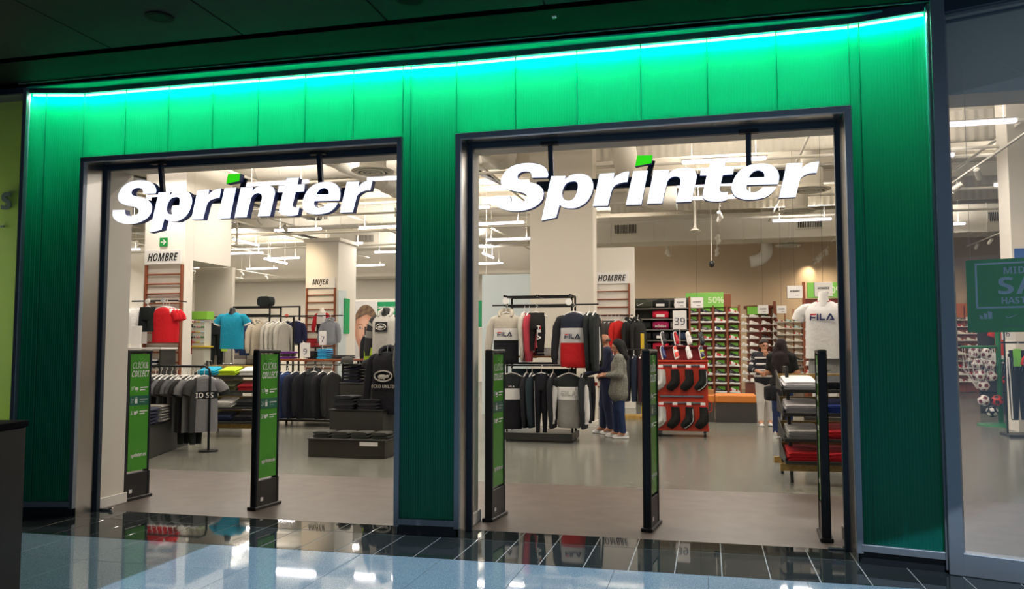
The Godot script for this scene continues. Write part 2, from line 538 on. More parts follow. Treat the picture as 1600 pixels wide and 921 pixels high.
func shell():
	var f := struct("floor", mbox(Vector3(38, 0.1, 2.42)), M.vinyl_taupe, Vector3(-6, -0.05, -7.88))
	f.set_meta("kind", "structure")
	struct("floor", mbox(Vector3(38, 0.1, 29)), M.vinyl_grey, Vector3(-6, -0.05, -23.59))
	struct("ceiling", mbox(Vector3(38, 0.2, 31.6)), M.deck, Vector3(-6, 6.5, -22.4))
	struct("wall_left", mbox(Vector3(0.3, 6.5, 31.6)), M.white_paint, Vector3(-25, 3.25, -22.4))
	struct("wall_right", mbox(Vector3(0.3, 6.5, 31.6)), M.white_paint, Vector3(12.8, 3.25, -22.4))
	struct("wall_back", mbox(Vector3(19, 6.5, 0.3)), M.white_paint, Vector3(-15.5, 3.25, -37.2))
	struct("wall_back", mbox(Vector3(19, 6.5, 0.3)), mt("tan_paint", "cbb89e", 0.75), Vector3(3.4, 3.25, -32.6))
	struct("wall_side", mbox(Vector3(0.3, 6.5, 4.6)), M.white_paint, Vector3(-6.1, 3.25, -34.9))
	struct("ceiling", mbox(Vector3(18.8, 1.5, 1.6)), M.white_paint, Vector3(-15.5, 5.65, -36.2))
	# front wall with its two doorways and the shop window
	var w := structure("wall_front")
	var zc := -6.865
	var th := 0.37
	for r in [[-25.0, -5.62, 0.0, 6.5], [-2.50, -2.0, 0.0, 6.5], [1.03, 1.62, 0.0, 6.5], [-5.62, -2.5, 3.255, 6.5], [-2.0, 1.03, 3.255, 6.5], [1.5, 6.0, 3.42, 6.5], [6.0, 12.8, 0.0, 6.5]]:
		part(w, "wall_section", mbox(Vector3(r[1] - r[0], r[3] - r[2], th)), M.cream, Vector3((r[0] + r[1]) / 2, (r[2] + r[3]) / 2, zc))
	for q in [[-5.605, 1.0], [-1.985, 1.0], [1.015, -1.0], [-2.515, -1.0]]:
		var b := B.new()
		b.box(Vector3(0, 0.05, 0), Vector3(0.018, 0.1, th + 0.03), 0.004)
		var o := part(self, "baseboard_doorway", b.mesh(), M.skirting, Vector3(q[0], 0, zc - 0.01))
		o.set_meta("kind", "structure")
	for x in [-5.5, 0.91]:
		var g := thing("floor_stop", "small steel bolt plate on the sill at the door jamb", "door stop", Vector3(x, 0, -6.66), 0.0, "bolt plates at the door sills")
		part(g, "plate", mbox(Vector3(0.13, 0.02, 0.03), 0.004), M.steel, Vector3(0, 0.01, 0))
		part(g, "bolt", mbox(Vector3(0.04, 0.012, 0.02), 0.003), M.steel, Vector3(0.06, 0.024, 0))

const TUBE_H := 5.15
func lights():
	var b := B.new()
	b.box(Vector3(0, 0.048, 0), Vector3(1.62, 0.024, 0.09), 0.006)
	var body := b.mesh()
	var glow_mesh := mbox(Vector3(1.58, 0.07, 0.085), 0.024)
	b = B.new()
	b.tube([Vector3(0, 0.05, 0), Vector3(0, 1.25, 0)], 0.006, 5)
	var wires := b.mesh()
	var along := [[-18.3, -16.1], [-10.9, -14.5], [-9.2, -16.1], [-6.3, -16.2], [0.33, -16.15], [0.15, -18.5], [0.4, -20.1], [-6.2, -20.1], [-12.15, -22.6], [-9.4, -22.7], [-5.9, -22.8], [-12.3, -26.0], [-6.4, -26.2],
		[4.05, -14.4], [3.75, -16.7], [-3.0, -28.1], [-17.1, -27.7], [-14.4, -33.0], [-11.4, -28.6], [-9.2, -33.4], [-20.9, -25.7], [-16.6, -29.6], [-19.6, -33.2], [7.0, -20.0], [6.5, -26.0], [2.6, -24.2],
		[-9.5, -12.6], [-6.4, -12.4], [-3.2, -12.4], [0.2, -12.4], [3.6, -11.0], [-6.0, -9.2], [-2.6, -9.2], [0.6, -9.2]]
	var deep := [[-15.3, -24.9], [-19.9, -30.2], [-8.3, -30.6], [-17.4, -30.7], [-15.4, -20.0], [-22.2, -31.5]]
	var i := 0
	for set_ in [along, deep]:
		for p in set_:
			var turn := 0.0 if set_ == along else 90.0
			var t := thing("tube_light", "white fluorescent tube lamp hanging on wires below the shop ceiling", "ceiling lamp", Vector3(p[0], TUBE_H, p[1]), turn, "fluorescent tube lamps under the shop ceiling")
			part(t, "housing", body, M.duct)
			part(t, "tube", glow_mesh, M.tube_glow)
			for x in [-0.6, 0.6]: part(t, "suspension_wire", wires, M.duct, Vector3(x, 0, 0))
			area("tube_lamp_light", Vector3(p[0], TUBE_H - 0.05, p[1]), Vector2(1.55, 0.07) if turn == 0.0 else Vector2(0.07, 1.55), "fff6ec", TUBE_E, Vector3.DOWN)
			area("tube_lamp_light", Vector3(p[0], TUBE_H + 0.07, p[1]), Vector2(1.55, 0.07) if turn == 0.0 else Vector2(0.07, 1.55), "fff6ec", TUBE_E * (1.05 if p[1] > -32.0 else 0.4), Vector3.UP)
			i += 1
const TUBE_E := 5.5

# a white track with adjustable spots; heads: list of [offset along -z, yaw, lit]
func track(at: Vector3, turn: float, length: float, heads: Array, label: String):
	var t := thing("track_light", label, "track light", at, turn)
	part(t, "rail", mbox(Vector3(0.035, 0.03, length), 0.004), M.duct, Vector3(0, 0, -length / 2))
	for z in [-0.15, -length + 0.15]: part(t, "suspension_wire", mtube([Vector3(0, 0.015, z), Vector3(0, 6.38 - at.y, z)], 0.006, 5), M.duct)
	for h in heads:
		var s := Node3D.new()
		s.name = numbered("spot_head", t)
		t.add_child(s, true)
		s.position = Vector3(0, -0.015, -h[0]); s.rotation_degrees.y = h[1]
		var b := B.new()
		b.tube([Vector3(0, 0, 0), Vector3(0, -0.07, 0)], 0.012, 6)
		var d := Vector3(0, -0.55, -0.83).normalized()
		var o := Vector3(0, -0.11, 0)
		b.tube([o - d * 0.09, o - d * 0.088, o + d * 0.1], [0.03, 0.047, 0.052], 12)
		part(s, "lamp_body", b.mesh(), M.duct)
		b = B.new()
		b.tube([o + d * 0.1, o + d * 0.106], [0.046, 0.044], 12)
		part(s, "lamp_lens", b.mesh(), M.spot_glow if h[2] > 0.0 else M.steel)
		if h[2] > 0.0:
			var p := s.global_transform * (o + d * 0.125)
			spot("spot_lamp_light", p, p + s.global_basis * d, "ffe4bd", h[2], 34.0)

func track_lights():
	track(Vector3(0.3, 4.85, -19.6), 0.0, 9.0, [[0.5, -20, 2.0], [1.0, 20, 0.0], [4.6, 10, 2.0], [5.0, -35, 2.0], [5.4, -10, 0.0], [7.6, 20, 3.0], [8.2, -20, 3.0], [8.7, 10, 3.0]], "white spotlight track over the trolley and shoe aisle")
	track(Vector3(-1.3, 4.85, -26.6), 0.0, 4.0, [[0.7, 20, 3.0], [1.3, -20, 3.0]], "short spotlight track above the sports bag shelves")
	track(Vector3(3.85, 4.85, -28.3), 0.0, 4.2, [[0.5, -10, 2.5], [1.7, 15, 2.5], [2.2, 0, 2.0], [2.8, -20, 1.6], [3.6, 20, 1.2]], "white spotlight track over the back shoe wall")
	track(Vector3(4.1, 4.35, -11.4), 0.0, 4.4, [[2.5, -30, 3.0], [3.6, 60, 2.0]], "white spotlight track running behind the shop window")
	track(Vector3(8.2, 4.85, -24.0), 0.0, 5.2, [[1.6, -10, 4.0], [2.9, 15, 4.0], [4.2, 0, 4.0]], "white spotlight track over the football corner")
	track(Vector3(-20.4, 4.7, -28.0), 0.0, 5.0, [[1.5, 0, 3.0], [3.1, 10, 3.0]], "white spotlight track far back beside the wall of tubes")
	track(Vector3(-18.3, 4.7, -28.0), 0.0, 5.0, [[1.5, 0, 3.0], [3.4, 10, 3.0]], "white spotlight track over the women's section")
	track(Vector3(-10.9, 4.85, -17.6), 0.0, 2.6, [[0.7, 0, 3.0], [2.0, 10, 3.0]], "spotlight track above the women's column")

func windows():
	# shop window at the end of the front
	var w := structure("window_1")
	var g := StandardMaterial3D.new()
	g.albedo_color = Color(0.75, 0.85, 0.9, 0.08); g.transparency = BaseMaterial3D.TRANSPARENCY_ALPHA; g.roughness = 0.02; g.metallic_specular = 0.5
	M.pane = g
	var dx := Vector3(1, 0, 0.36).normalized()
	var a := Vector3(1.60, 0, -6.14)
	var ln := 4.2
	part(w, "post", mbox(Vector3(0.09, 3.94, 0.12), 0.006), M.aluminium, a + Vector3(-0.005, 1.97, 0), Vector3(0, -19.8, 0))
	part(w, "corner_post", mbox(Vector3(0.06, 3.9, 0.44)), M.aluminium_dark, Vector3(1.585, 1.95, -6.44))
	part(w, "sill_rail", mbar(a + Vector3.UP * 0.075, a + dx * ln + Vector3.UP * 0.075, 0.1, 0.15, 0.005), M.aluminium)
	part(w, "head_rail", mbar(a + Vector3.UP * 3.88, a + dx * ln + Vector3.UP * 3.88, 0.1, 0.1, 0.005), M.aluminium_dark)
	part(w, "head_bead", mbar(a + Vector3(0.03, 3.79, -0.02), a + dx * ln + Vector3(0, 3.79, -0.02), 0.03, 0.02, 0.003), M.aluminium_dark)
	part(w, "pane", mbar(a + Vector3.UP * 1.99, a + dx * ln + Vector3.UP * 1.99, 0.01, 3.68), g)
	# neighbour's window with its lime display wall
	var n := structure("window_2")
	var x1 := -6.17
	part(n, "pane", mbox(Vector3(1.9, 3.1, 0.01)), g, Vector3(x1 - 0.97, 2.34, -6.24))
	part(n, "head_rail", mbox(Vector3(2.0, 0.06, 0.06), 0.004), M.aluminium_dark, Vector3(x1 - 1.0, 3.91, -6.24))
	part(n, "stall_riser", mbox(Vector3(2.0, 0.78, 0.06), 0.004), M.black_plastic, Vector3(x1 - 1.0, 0.39, -6.24))
	part(n, "display_wall", mbox(Vector3(2.0, 3.2, 0.03)), mt("lime_wall", "a3b83a", 0.6), Vector3(x1 - 1.0, 2.35, -6.58))
	part(n, "display_cheek", mbox(Vector3(0.02, 3.2, 0.3)), M.lime_wall, Vector3(x1 - 0.02, 2.35, -6.43))
	part(n, "display_roof", mbox(Vector3(2.0, 0.02, 0.36)), M.black_plastic, Vector3(x1 - 1.0, 3.95, -6.42))
	part(n, "display_floor", mbox(Vector3(2.0, 0.02, 0.36)), M.lime_wall, Vector3(x1 - 1.0, 0.78, -6.42))
	var lamp := thing("display_lamp", "upright strip lamp at the side of the lime display window", "lamp", Vector3(x1 - 1.8, 0.8, -6.36))
	part(lamp, "lamp_glow", mbox(Vector3(0.03, 2.2, 0.03), 0.004), glow("display_glow", "f6ffd8", 1.2), Vector3(0, 1.1, 0))
	area("display_lamp_light", Vector3(x1 - 1.78, 1.9, -6.36), Vector2(0.04, 2.2), "f6ffd8", 3.2, Vector3.RIGHT)
	var lt := part(self, "window_lettering", letters("s", 0.17, 0.0, true, 0.01), mt("letter_grey", "4a5560", 0.5), Vector3(-6.655, 2.95, -6.555))
	tag(lt, "grey letter on the lime display wall of the next shop", "lettering")
	var lt2 := part(self, "window_lettering", letters("-", 0.02, 0.0, true, 0.01), M.letter_grey, Vector3(-6.69, 2.70, -6.555))
	tag(lt2, "short grey dash below the letter on the lime wall", "lettering")
	# black stand on the walk
	var k := thing("display_stand", "glossy black waist-high stand on the mall walk", "stand", Vector3(-4.58, 0, -3.95), 13.5)
	part(k, "body", mbox(Vector3(1.0, 1.02, 0.5), 0.006), mt("stand_black", "060607", 0.5), Vector3(0, 0.51, 0))
	part(k, "top", mbox(Vector3(1.02, 0.04, 0.52), 0.004), M.ceiling_black, Vector3(0, 1.04, 0))

func pipe_thing(called: String, label: String, category: String, p: Array, r, m: Material, segs := 14, group := ""):
	var o := part(self, called, mtube(p, r, segs), m)
	tag(o, label, category, group)
	return o
func bend(a: Vector3, corner: Vector3, e: Vector3, n := 6) -> Array:
	var l := []
	for i in n + 1:
		var t := float(i) / n
		l.append(a.lerp(corner, t).lerp(corner.lerp(e, t), t))
	return l
func diffuser(at: Vector3, r: float, label: String):
	var d := thing("air_diffuser", label, "air vent", at)
	var b := B.new()
	b.lathe([Vector2(r * 0.62, 0.45), Vector2(r * 0.62, 0.1), Vector2(r * 0.66, 0.06), Vector2(r, 0.0), Vector2(r, -0.015), Vector2(r * 0.9, -0.02)], 24)
	part(d, "hood", b.mesh(), M.duct)
	for k in 3:
		b = B.new()
		var q := r * (0.78 - 0.24 * k)
		b.lathe([Vector2(q, -0.03), Vector2(q + 0.02, -0.045), Vector2(q - 0.03, -0.05), Vector2(q - 0.04, -0.03)], 24)
		part(d, "vane_ring", b.mesh(), M.duct)
	part(d, "core", mtube([Vector3(0, -0.03, 0), Vector3(0, -0.055, 0)], 0.05, 12), M.duct)
	part(d, "neck", mtube([Vector3(0, 0.44, 0), Vector3(0, 6.4 - at.y, 0)], r * 0.5, 14), M.duct)
func box_duct(at: Vector3, size: Vector3, label: String, grilles: Array):
	var d := thing("box_duct", label, "air duct", at)
	part(d, "casing", mbox(size, 0.01), M.duct)
	for k in int(size.x / 1.4):
		part(d, "flange", mbox(Vector3(0.03, size.y + 0.04, size.z + 0.04), 0.004), M.duct, Vector3(-size.x / 2 + 0.7 + 1.4 * k, 0, 0))
	for g in grilles:
		var o := part(d, "grille", mbox(Vector3(0.82, 0.36, 0.03), 0.006), M.duct, Vector3(g, 0.02, size.z / 2 + 0.01))
		part(o, "grille_back", mbox(Vector3(0.74, 0.28, 0.006)), M.black_plastic, Vector3(0, 0, 0.016))
		var b := mbox(Vector3(0.014, 0.28, 0.02))
		for k in 15: part(o, "fin", b, M.duct, Vector3(-0.35 + 0.05 * k, 0, 0.025))
func duct_work():
	box_duct(Vector3(3.3, 5.42, -27.4), Vector3(17.0, 0.85, 1.2), "long cream box duct with two dark grilles above the shoe aisle", [-5.9, -0.2, 5.2])
	box_duct(Vector3(-13.5, 5.75, -24.2), Vector3(11.0, 0.6, 0.9), "cream box duct over the women's section", [1.4, 4.4, -2.0])
	box_duct(Vector3(-10.5, 5.8, -30.0), Vector3(8.0, 0.7, 0.9), "cream box duct near the low back ceiling", [0.5, -2.5])
	# fluted bulkhead panels hung under the deck
	for q in [[-2.8, 9.0, -24.2, 5.55, 6.4, "fluted cream bulkhead in front of the grille duct"], [-4.6, 8.0, -18.2, 5.75, 6.4, "fluted cream bulkhead behind the sign bar"], [-16.0, -5.2, -19.0, 5.85, 6.4, "fluted cream bulkhead over the men's section"]]:
		var b := B.new()
		var lo := []; var hi := []
		var n := int((q[1] - q[0]) / 0.09)
		for i in n * 2 + 1:
			var x: float = q[0] + (q[1] - q[0]) * i / (n * 2)
			var z: float = q[2] + (0.025 if (i / 2) % 2 == 0 else 0.0)
			lo.append(Vector3(x, q[3], z)); hi.append(Vector3(x, q[4], z))
		b.loft([lo, hi], false, [], false)
		b.box(Vector3((q[0] + q[1]) / 2, (q[3] + q[4]) / 2, q[2] - 0.05), Vector3(q[1] - q[0], q[4] - q[3], 0.06))
		var o := part(self, "bulkhead", b.mesh(), M.deck)
		tag(o, q[5], "bulkhead")
	# round ducts
	var rd := [[[Vector3(-4.3, 5.72, -9), Vector3(-4.3, 5.72, -17)], 0.32, "wide round duct running inward beside the cream pillar"],
		[[Vector3(-16, 5.85, -17.6), Vector3(-4.2, 5.85, -17.6)], 0.3, "round duct across the ceiling over the men's column"],
		[[Vector3(-1.2, 5.95, -14.6), Vector3(9, 5.95, -14.6)], 0.26, "round duct across the ceiling behind the lit sign"],
		[[Vector3(-7.6, 5.6, -15.0), Vector3(-7.6, 5.6, -29)], 0.27, "long round duct running inward over the middle aisle"]]
	for q in rd:
		var p := []
		var rr := []
		var a: Vector3 = q[0][0]; var e: Vector3 = q[0][1]
		var n := int(a.distance_to(e) / 0.6)
		for i in n:
			for k in [0.0, 0.9, 0.93, 0.97]:
				p.append(a.lerp(e, (i + k) / n)); rr.append(q[1] if k < 0.92 else q[1] + 0.018)
		pipe_thing("round_duct", q[2], "air duct", p, rr, M.duct, 18)
	# drop with a bend beside the pillar
	pipe_thing("duct_elbow", "curved duct dropping from the ceiling behind the lit sign", "air duct", bend(Vector3(-1.7, 6.3, -17.0), Vector3(-1.75, 4.6, -17.0), Vector3(-0.75, 4.62, -17.0), 10) + [Vector3(-0.6, 4.62, -17.0)], 0.26, M.duct, 18)
	pipe_thing("duct_elbow", "thin bent duct hanging low before the back wall", "air duct", [Vector3(1.95, 6.38, -28.6)] + bend(Vector3(1.95, 4.9, -28.6), Vector3(1.95, 4.5, -28.6), Vector3(1.4, 4.45, -28.6), 6), 0.2, M.duct, 14)
	diffuser(Vector3(-6.36, 5.0, -14.8), 0.42, "round ceiling air diffuser beside the green middle pillar")
	diffuser(Vector3(2.2, 5.0, -21.6), 0.45, "round air diffuser over the shoe aisle")
	diffuser(Vector3(2.25, 5.05, -19.0), 0.42, "round air diffuser by the doorway edge over the shoe aisle")
	diffuser(Vector3(2.6, 4.95, -28.4), 0.42, "round air diffuser before the back shoe wall")
	diffuser(Vector3(-13.2, 5.2, -19.6), 0.4, "round air diffuser over the men's racks")
	# beams, conduits and cable trays
	for z in [-10.6, -13.6, -20.9, -23.4, -29.0, -31.2]:
		var b := B.new()
		b.box(Vector3(0, 0.17, 0), Vector3(37, 0.03, 0.22)); b.box(Vector3(0, 0, 0), Vector3(37, 0.32, 0.02)); b.box(Vector3(0, -0.17, 0), Vector3(37, 0.03, 0.22))
		var o := part(self, "steel_beam", b.mesh(), M.deck, Vector3(-6, 6.2, z))
		tag(o, "cream steel ceiling beam running across the shop", "beam", "steel beams under the shop ceiling")
	for x in [-21.5, -18.6, -14.3, -10.4, -6.9, -4.9, 1.9, 5.6]:
		pipe_thing("conduit", "thin cream pipe running inward under the ceiling", "pipe", [Vector3(x, 5.5 + 0.05 * (absi(int(x * 7.0)) % 4), -7.3), Vector3(x, 5.5 + 0.05 * (absi(int(x * 7.0)) % 4), -33)], 0.03, M.duct, 8, "pipes running inward under the shop ceiling")
	for z in [-15.3, -17.2, -21.6, -24.9, -28.2]:
		pipe_thing("cross_pipe", "cream pipe running across the shop under the ceiling", "pipe", [Vector3(-24, 5.38, z), Vector3(12, 5.38, z)], 0.035, M.duct, 8, "pipes running across the shop ceiling")
	for q in [[-14.8, -8.0], [-6.9, -8.2], [-16.5, -14.0]]:
		var t := thing("cable_tray", "dark cable tray slanting over the shop ceiling", "cable tray", Vector3.ZERO, 0.0, "slanting cable trays")
		part(t, "tray", mbar(Vector3(q[0], 5.62, q[1]), Vector3(q[0] + 2.8, 5.62, q[1] - 16.0), 0.16, 0.05, 0.004), M.charcoal)
	for q in [[-0.3, -21.4, 4.55], [-8.9, -18.6, 4.9], [-14.6, -23.2, 4.8]]:
		var s := thing("sprinkler_drop", "white sprinkler drop pipe with a flared head", "sprinkler", Vector3(q[0], q[2], q[1]), 0.0, "sprinkler drops under the shop ceiling")
		part(s, "pipe", mtube([Vector3(0, 0.02, 0), Vector3(0, 6.4 - q[2], 0)], 0.03, 8), M.duct)
		var b := B.new()
		b.lathe([Vector2(0.035, 0.12), Vector2(0.05, 0.06), Vector2(0.14, 0.0), Vector2(0.13, -0.015), Vector2(0.03, -0.03)], 14)
		part(s, "head", b.mesh(), M.duct)
	for q in [[-13.16, 3.3, -19.8], [0.1, 3.7, -22.0]]:
		var c := thing("ceiling_camera", "small black dome camera on a thin drop pole", "camera", Vector3(q[0], q[1], q[2]), 0.0, "dome cameras on drop poles")
		part(c, "pole", mtube([Vector3(0, 0.1, 0), Vector3(0, 6.4 - q[1], 0)], 0.012, 6), M.duct)
		var b := B.new()
		b.lathe([Vector2(0.03, 0.12), Vector2(0.07, 0.1), Vector2(0.075, 0.03), Vector2(0.06, -0.03), Vector2(0.0, -0.06)], 12)
		part(c, "dome", b.mesh(), M.black_plastic)

# anti-theft pedestals at the doors
func gate(at: Vector3, turn: float, label: String):
	var g := thing("security_pedestal", label, "security gate", at, turn)
	# local -z goes into the shop, the posters face both sides (+x and -x)
	var ln := 0.36
	var h := 1.5
	part(g, "base", mbox(Vector3(0.1, 0.03, ln + 0.05), 0.006), M.black_plastic, Vector3(0, 0.015, -ln / 2))
	part(g, "foot_panel", mbox(Vector3(0.06, 0.24, ln), 0.004), M.black_plastic, Vector3(0, 0.145, -ln / 2))
	part(g, "top_cap", mbox(Vector3(0.07, 0.035, ln), 0.01), M.black_plastic, Vector3(0, h - 0.017, -ln / 2))
	for z in [0.0, -ln + 0.025]:
		part(g, "post", mbox(Vector3(0.07, h - 0.04, 0.045 if z == 0.0 else 0.03), 0.01), M.black_plastic, Vector3(0, h / 2, z - 0.02 if z == 0.0 else z + 0.005))
	part(g, "sticker", mbox(Vector3(0.002, 0.035, 0.04)), M.sign_white, Vector3(0.0335, 0.09, -0.09))
	for sd in [1.0, -1.0]:
		var p := part(g, "poster", mbox(Vector3(0.006, 1.17, ln - 0.08), 0.001), mt("poster_green", "3f9420", 0.22), Vector3(0.022 * sd, 0.87, -ln / 2 - 0.01))
		var face := Vector3(0, 90.0 * sd, 0)
		var k := Vector3(0.0045 * sd, 0, 0)
		part(p, "lettering", letters("CLICK&", 0.062, 0.2, false, 0.001, 0.8), M.sign_white, k + Vector3(0, 0.47, 0), face)
		part(p, "lettering", letters("COLLECT", 0.062, 0.2, true, 0.001, 0.66), M.sign_white, k + Vector3(0, 0.385, 0), face)
		part(p, "band", mbox(Vector3(0.001, 0.1, ln - 0.085)), mt("poster_teal", "12604a", 0.3), k + Vector3(0, 0.115, 0))
		var rows := [0.235, 0.115, -0.005]
		for i in 3:
			var icon := B.new()
			if i == 0:
				icon.box(Vector3(0, 0, 0), Vector3(0.045, 0.026, 0.002)); icon.box(Vector3(0.005, -0.024, 0), Vector3(0.03, 0.008, 0.002)); icon.box(Vector3(-0.03, 0.02, 0), Vector3(0.02, 0.006, 0.002))
			elif i == 1:
				icon.box(Vector3(0, -0.006, 0), Vector3(0.034, 0.044, 0.002)); icon.box(Vector3(-0.009, 0.024, 0), Vector3(0.004, 0.018, 0.002)); icon.box(Vector3(0.009, 0.024, 0), Vector3(0.004, 0.018, 0.002)); icon.box(Vector3(0, 0.033, 0), Vector3(0.02, 0.004, 0.002))
			else:
				icon.box(Vector3(-0.01, -0.004, 0), Vector3(0.032, 0.034, 0.002)); icon.box(Vector3(0.018, 0.006, 0), Vector3(0.014, 0.026, 0.002))
			part(p, "icon", icon.mesh(), M.sign_white, k + Vector3(0, rows[i], 0.05 * sd), face)
			part(p, "lettering", letters(["%d/" % (i + 1)][0], 0.04, 0.1, false, 0.001, 0.8), M.sign_white, k + Vector3(0, rows[i], 0.105 * sd), face)
			for q in 2:
				part(p, "text_line", mbox(Vector3(0.001, 0.01, 0.11 - 0.04 * q)), M.sign_white, k + Vector3(0, rows[i] + 0.01 - 0.024 * q, (-0.055 + 0.02 * q) * sd))
		part(p, "lettering", letters("sprinter.es", 0.05, 0.1, true, 0.001, 0.82), M.sign_white, k + Vector3(0, -0.435, 0), face)
		for r in [0.05, 0.075, 0.1]:
			var ring := B.new()
			var arc := []
			for i in 13:
				var an := PI + PI * i / 12
				arc.append(Vector3(cos(an) * r, sin(an) * r, 0))
			ring.tube(arc, 0.002, 4)
			part(p, "ring_motif", ring.mesh(), mt("poster_pale", "8cc96a", 0.3), k + Vector3(0, 0.58, 0), face)
func gates():
	gate(Vector3(-5.66, 0, -7.06), -4.0, "black security pedestal with green poster standing against the cream doorway wall")
	gate(Vector3(-4.17, 0, -6.99), -6.0, "black security pedestal with green poster standing free in front of the grey shirt rack")
	gate(Vector3(-1.90, 0, -7.02), -6.0, "black security pedestal with green poster beside the colour-block sweatshirt stand")
	gate(Vector3(-0.52, 0, -6.94), -8.0, "slim black security pedestal in the doorway before the red sock trolley")
	gate(Vector3(0.87, 0, -6.90), -3.0, "black security pedestal seen edge-on before the pale wooden shirt shelf")

# outlines of the sign's letters in millimetres, from the middle of the base line
const GLYPH := {
	"S":[[-840,256,-835,265,-832,280,-837,301,-847,323,-862,341,-882,357,-909,369,-939,377,-970,383,-1004,386,-1039,386,-1075,383,-1112,376,-1147,364,-1179,344,-1205,320,-1224,293,-1236,265,-1240,242,-1238,222,-1232,207,-1220,193,-1200,180,-1176,168,-1148,160,-1119,153,-1088,147,-1061,141,-1040,133,-1025,124,-1016,112,-1012,99,-1016,85,-1025,72,-1041,63,-1061,57,-1083,54,-1104,53,-1124,57,-1140,63,-1150,72,-1156,84,-1159,101,-1160,116,-1291,119,-1293,103,-1294,83,-1290,64,-1281,47,-1268,31,-1249,17,-1222,5,-1191,-5,-1159,-12,-1126,-16,-1090,-18,-1054,-16,-1018,-10,-983,-1,-948,14,-919,31,-898,51,-883,72,-875,96,-872,121,-874,143,-883,163,-898,181,-918,197,-942,208,-968,216,-997,225,-1025,232,-1053,239,-1075,246,-1090,257,-1097,269,-1096,281,-1090,293,-1077,304,-1061,312,-1043,316,-1025,317,-1006,314,-989,308,-980,299,-975,287,-972,273,-972,260]],
	"p":[[-808,264,-687,260,-691,230,-677,243,-658,257,-638,266,-616,271,-587,272,-558,271,-536,267,-517,261,-498,251,-482,238,-470,220,-462,199,-457,179,-457,157,-461,134,-469,109,-481,82,-497,55,-516,34,-539,16,-570,1,-601,-10,-624,-12,-645,-11,-666,-10,-687,-6,-706,0,-722,8,-731,16,-737,22,-767,-83,-892,-105],[-640,211,-624,213,-609,212,-599,208,-591,202,-586,192,-584,177,-585,158,-589,136,-596,111,-606,88,-619,70,-634,58,-651,52,-669,52,-686,56,-700,64,-711,78,-717,96,-718,115,-714,134,-707,156,-696,176,-685,191,-672,202,-657,208]],
	"r":[[-406,262,-285,266,-292,215,-284,225,-270,238,-251,250,-229,260,-208,266,-188,270,-173,270,-163,270,-178,185,-198,185,-223,182,-244,177,-264,170,-279,161,-291,150,-299,139,-308,116,-325,54,-340,-3,-461,-1]],
	"i":[[-129,271,-12,271,-69,-3,-193,-2]],
	"dot":[[-98,398,26,396,16,330,-115,311]],
	"n":[[33,270,154,268,148,229,159,242,176,258,196,267,219,274,244,277,271,278,298,277,323,272,343,263,359,248,368,229,372,207,371,193,364,164,345,81,327,3,207,3,223,71,240,143,245,167,245,176,242,190,236,200,223,208,208,212,191,211,175,206,160,197,148,184,142,176,135,151,115,74,97,0,-23,1]],
	"t":[[484,331,600,331,588,270,659,271,652,207,573,204,560,154,547,102,545,84,549,78,555,71,565,67,589,66,610,65,597,3,581,-1,558,-4,529,-5,500,-3,476,0,455,5,441,10,430,17,420,30,415,47,416,62,421,87,435,149,449,207,397,209,408,268,469,269]],
	"e":[[987,112,993,130,997,153,998,173,995,193,990,212,980,229,966,246,947,261,924,271,897,278,870,281,841,281,809,279,778,273,748,262,720,246,697,227,678,205,665,184,655,163,648,146,643,130,640,114,639,97,641,77,647,57,657,40,672,26,693,15,716,7,740,2,766,-1,797,-1,829,1,862,6,892,13,916,26,936,41,951,55,962,69,969,81,973,90,875,93,864,83,849,71,834,62,818,56,800,54,783,56,769,63,758,72,752,83,749,95,751,108,755,117],[770,174,776,186,786,200,798,212,811,222,829,227,846,228,861,223,874,215,883,204,888,191,888,180,886,172]],
	"r2":[[1056,272,1171,270,1165,223,1177,236,1194,251,1214,262,1237,270,1268,273,1294,274,1273,186,1254,188,1229,187,1206,182,1186,173,1170,163,1158,152,1151,141,1145,120,1129,60,1115,5,994,5]],
}
func pts(a: Array) -> PackedVector2Array:
	var p := PackedVector2Array()
	for i in range(0, a.size(), 2): p.append(Vector2(a[i], a[i + 1]) * 0.001)
	return p
func lit_sign(at: Vector3, label: String):
	var s := thing("lit_sign", label, "sign", at)
	for k in GLYPH:
		var g: Array = GLYPH[k]
		var hole := PackedVector2Array()
		var outer := pts(g[0])
		if g.size() > 1: hole = pts(g[1])
		var b := B.new()
		b.prism(outer, -0.065, 0.0, hole)
		var l := part(s, "letter" if k != "dot" else "green_dot", b.mesh(), M.letter_side)
		b = B.new()
		b.prism(outer, -0.01, 0.003, hole, true, false)
		part(l, "lit_face", b.mesh(), M.letter_glow if k != "dot" else M.letter_green)
	var bar := part(s, "mounting_bar", mbar(Vector3(-0.95, 0.2, -0.1), Vector3(1.1, 0.2, -0.1), 0.04, 0.085, 0.004), M.dark_bar)
	part(bar, "dot_arm", mbar(Vector3(-0.03, 0.2, -0.085), Vector3(0.02, 0.37, -0.085), 0.045, 0.02), M.dark_bar)
	for x in [-0.82, 0.775]:
		var h := part(s, "hanger", mbar(Vector3(x, 0.2, -0.09), Vector3(x, 0.53, -0.03), 0.04, 0.04, 0.003), M.dark_bar)
		part(h, "clamp", mbox(Vector3(0.15, 0.03, 0.06), 0.004), M.black_metal, Vector3(x, 0.54, 0.0))
	area("sign_light", at + Vector3(0.0, 0.14, 0.02), Vector2(2.3, 0.25), "eef3ff", 0.4, Vector3.BACK)
func signs():
	lit_sign(Vector3(-4.075, 2.674, -6.47), "white lit script sign with green dot hanging in the doorway with two green pedestals")
	lit_sign(Vector3(-0.446, 2.674, -6.62), "white lit script sign with green dot hanging in the doorway beside the shop window")

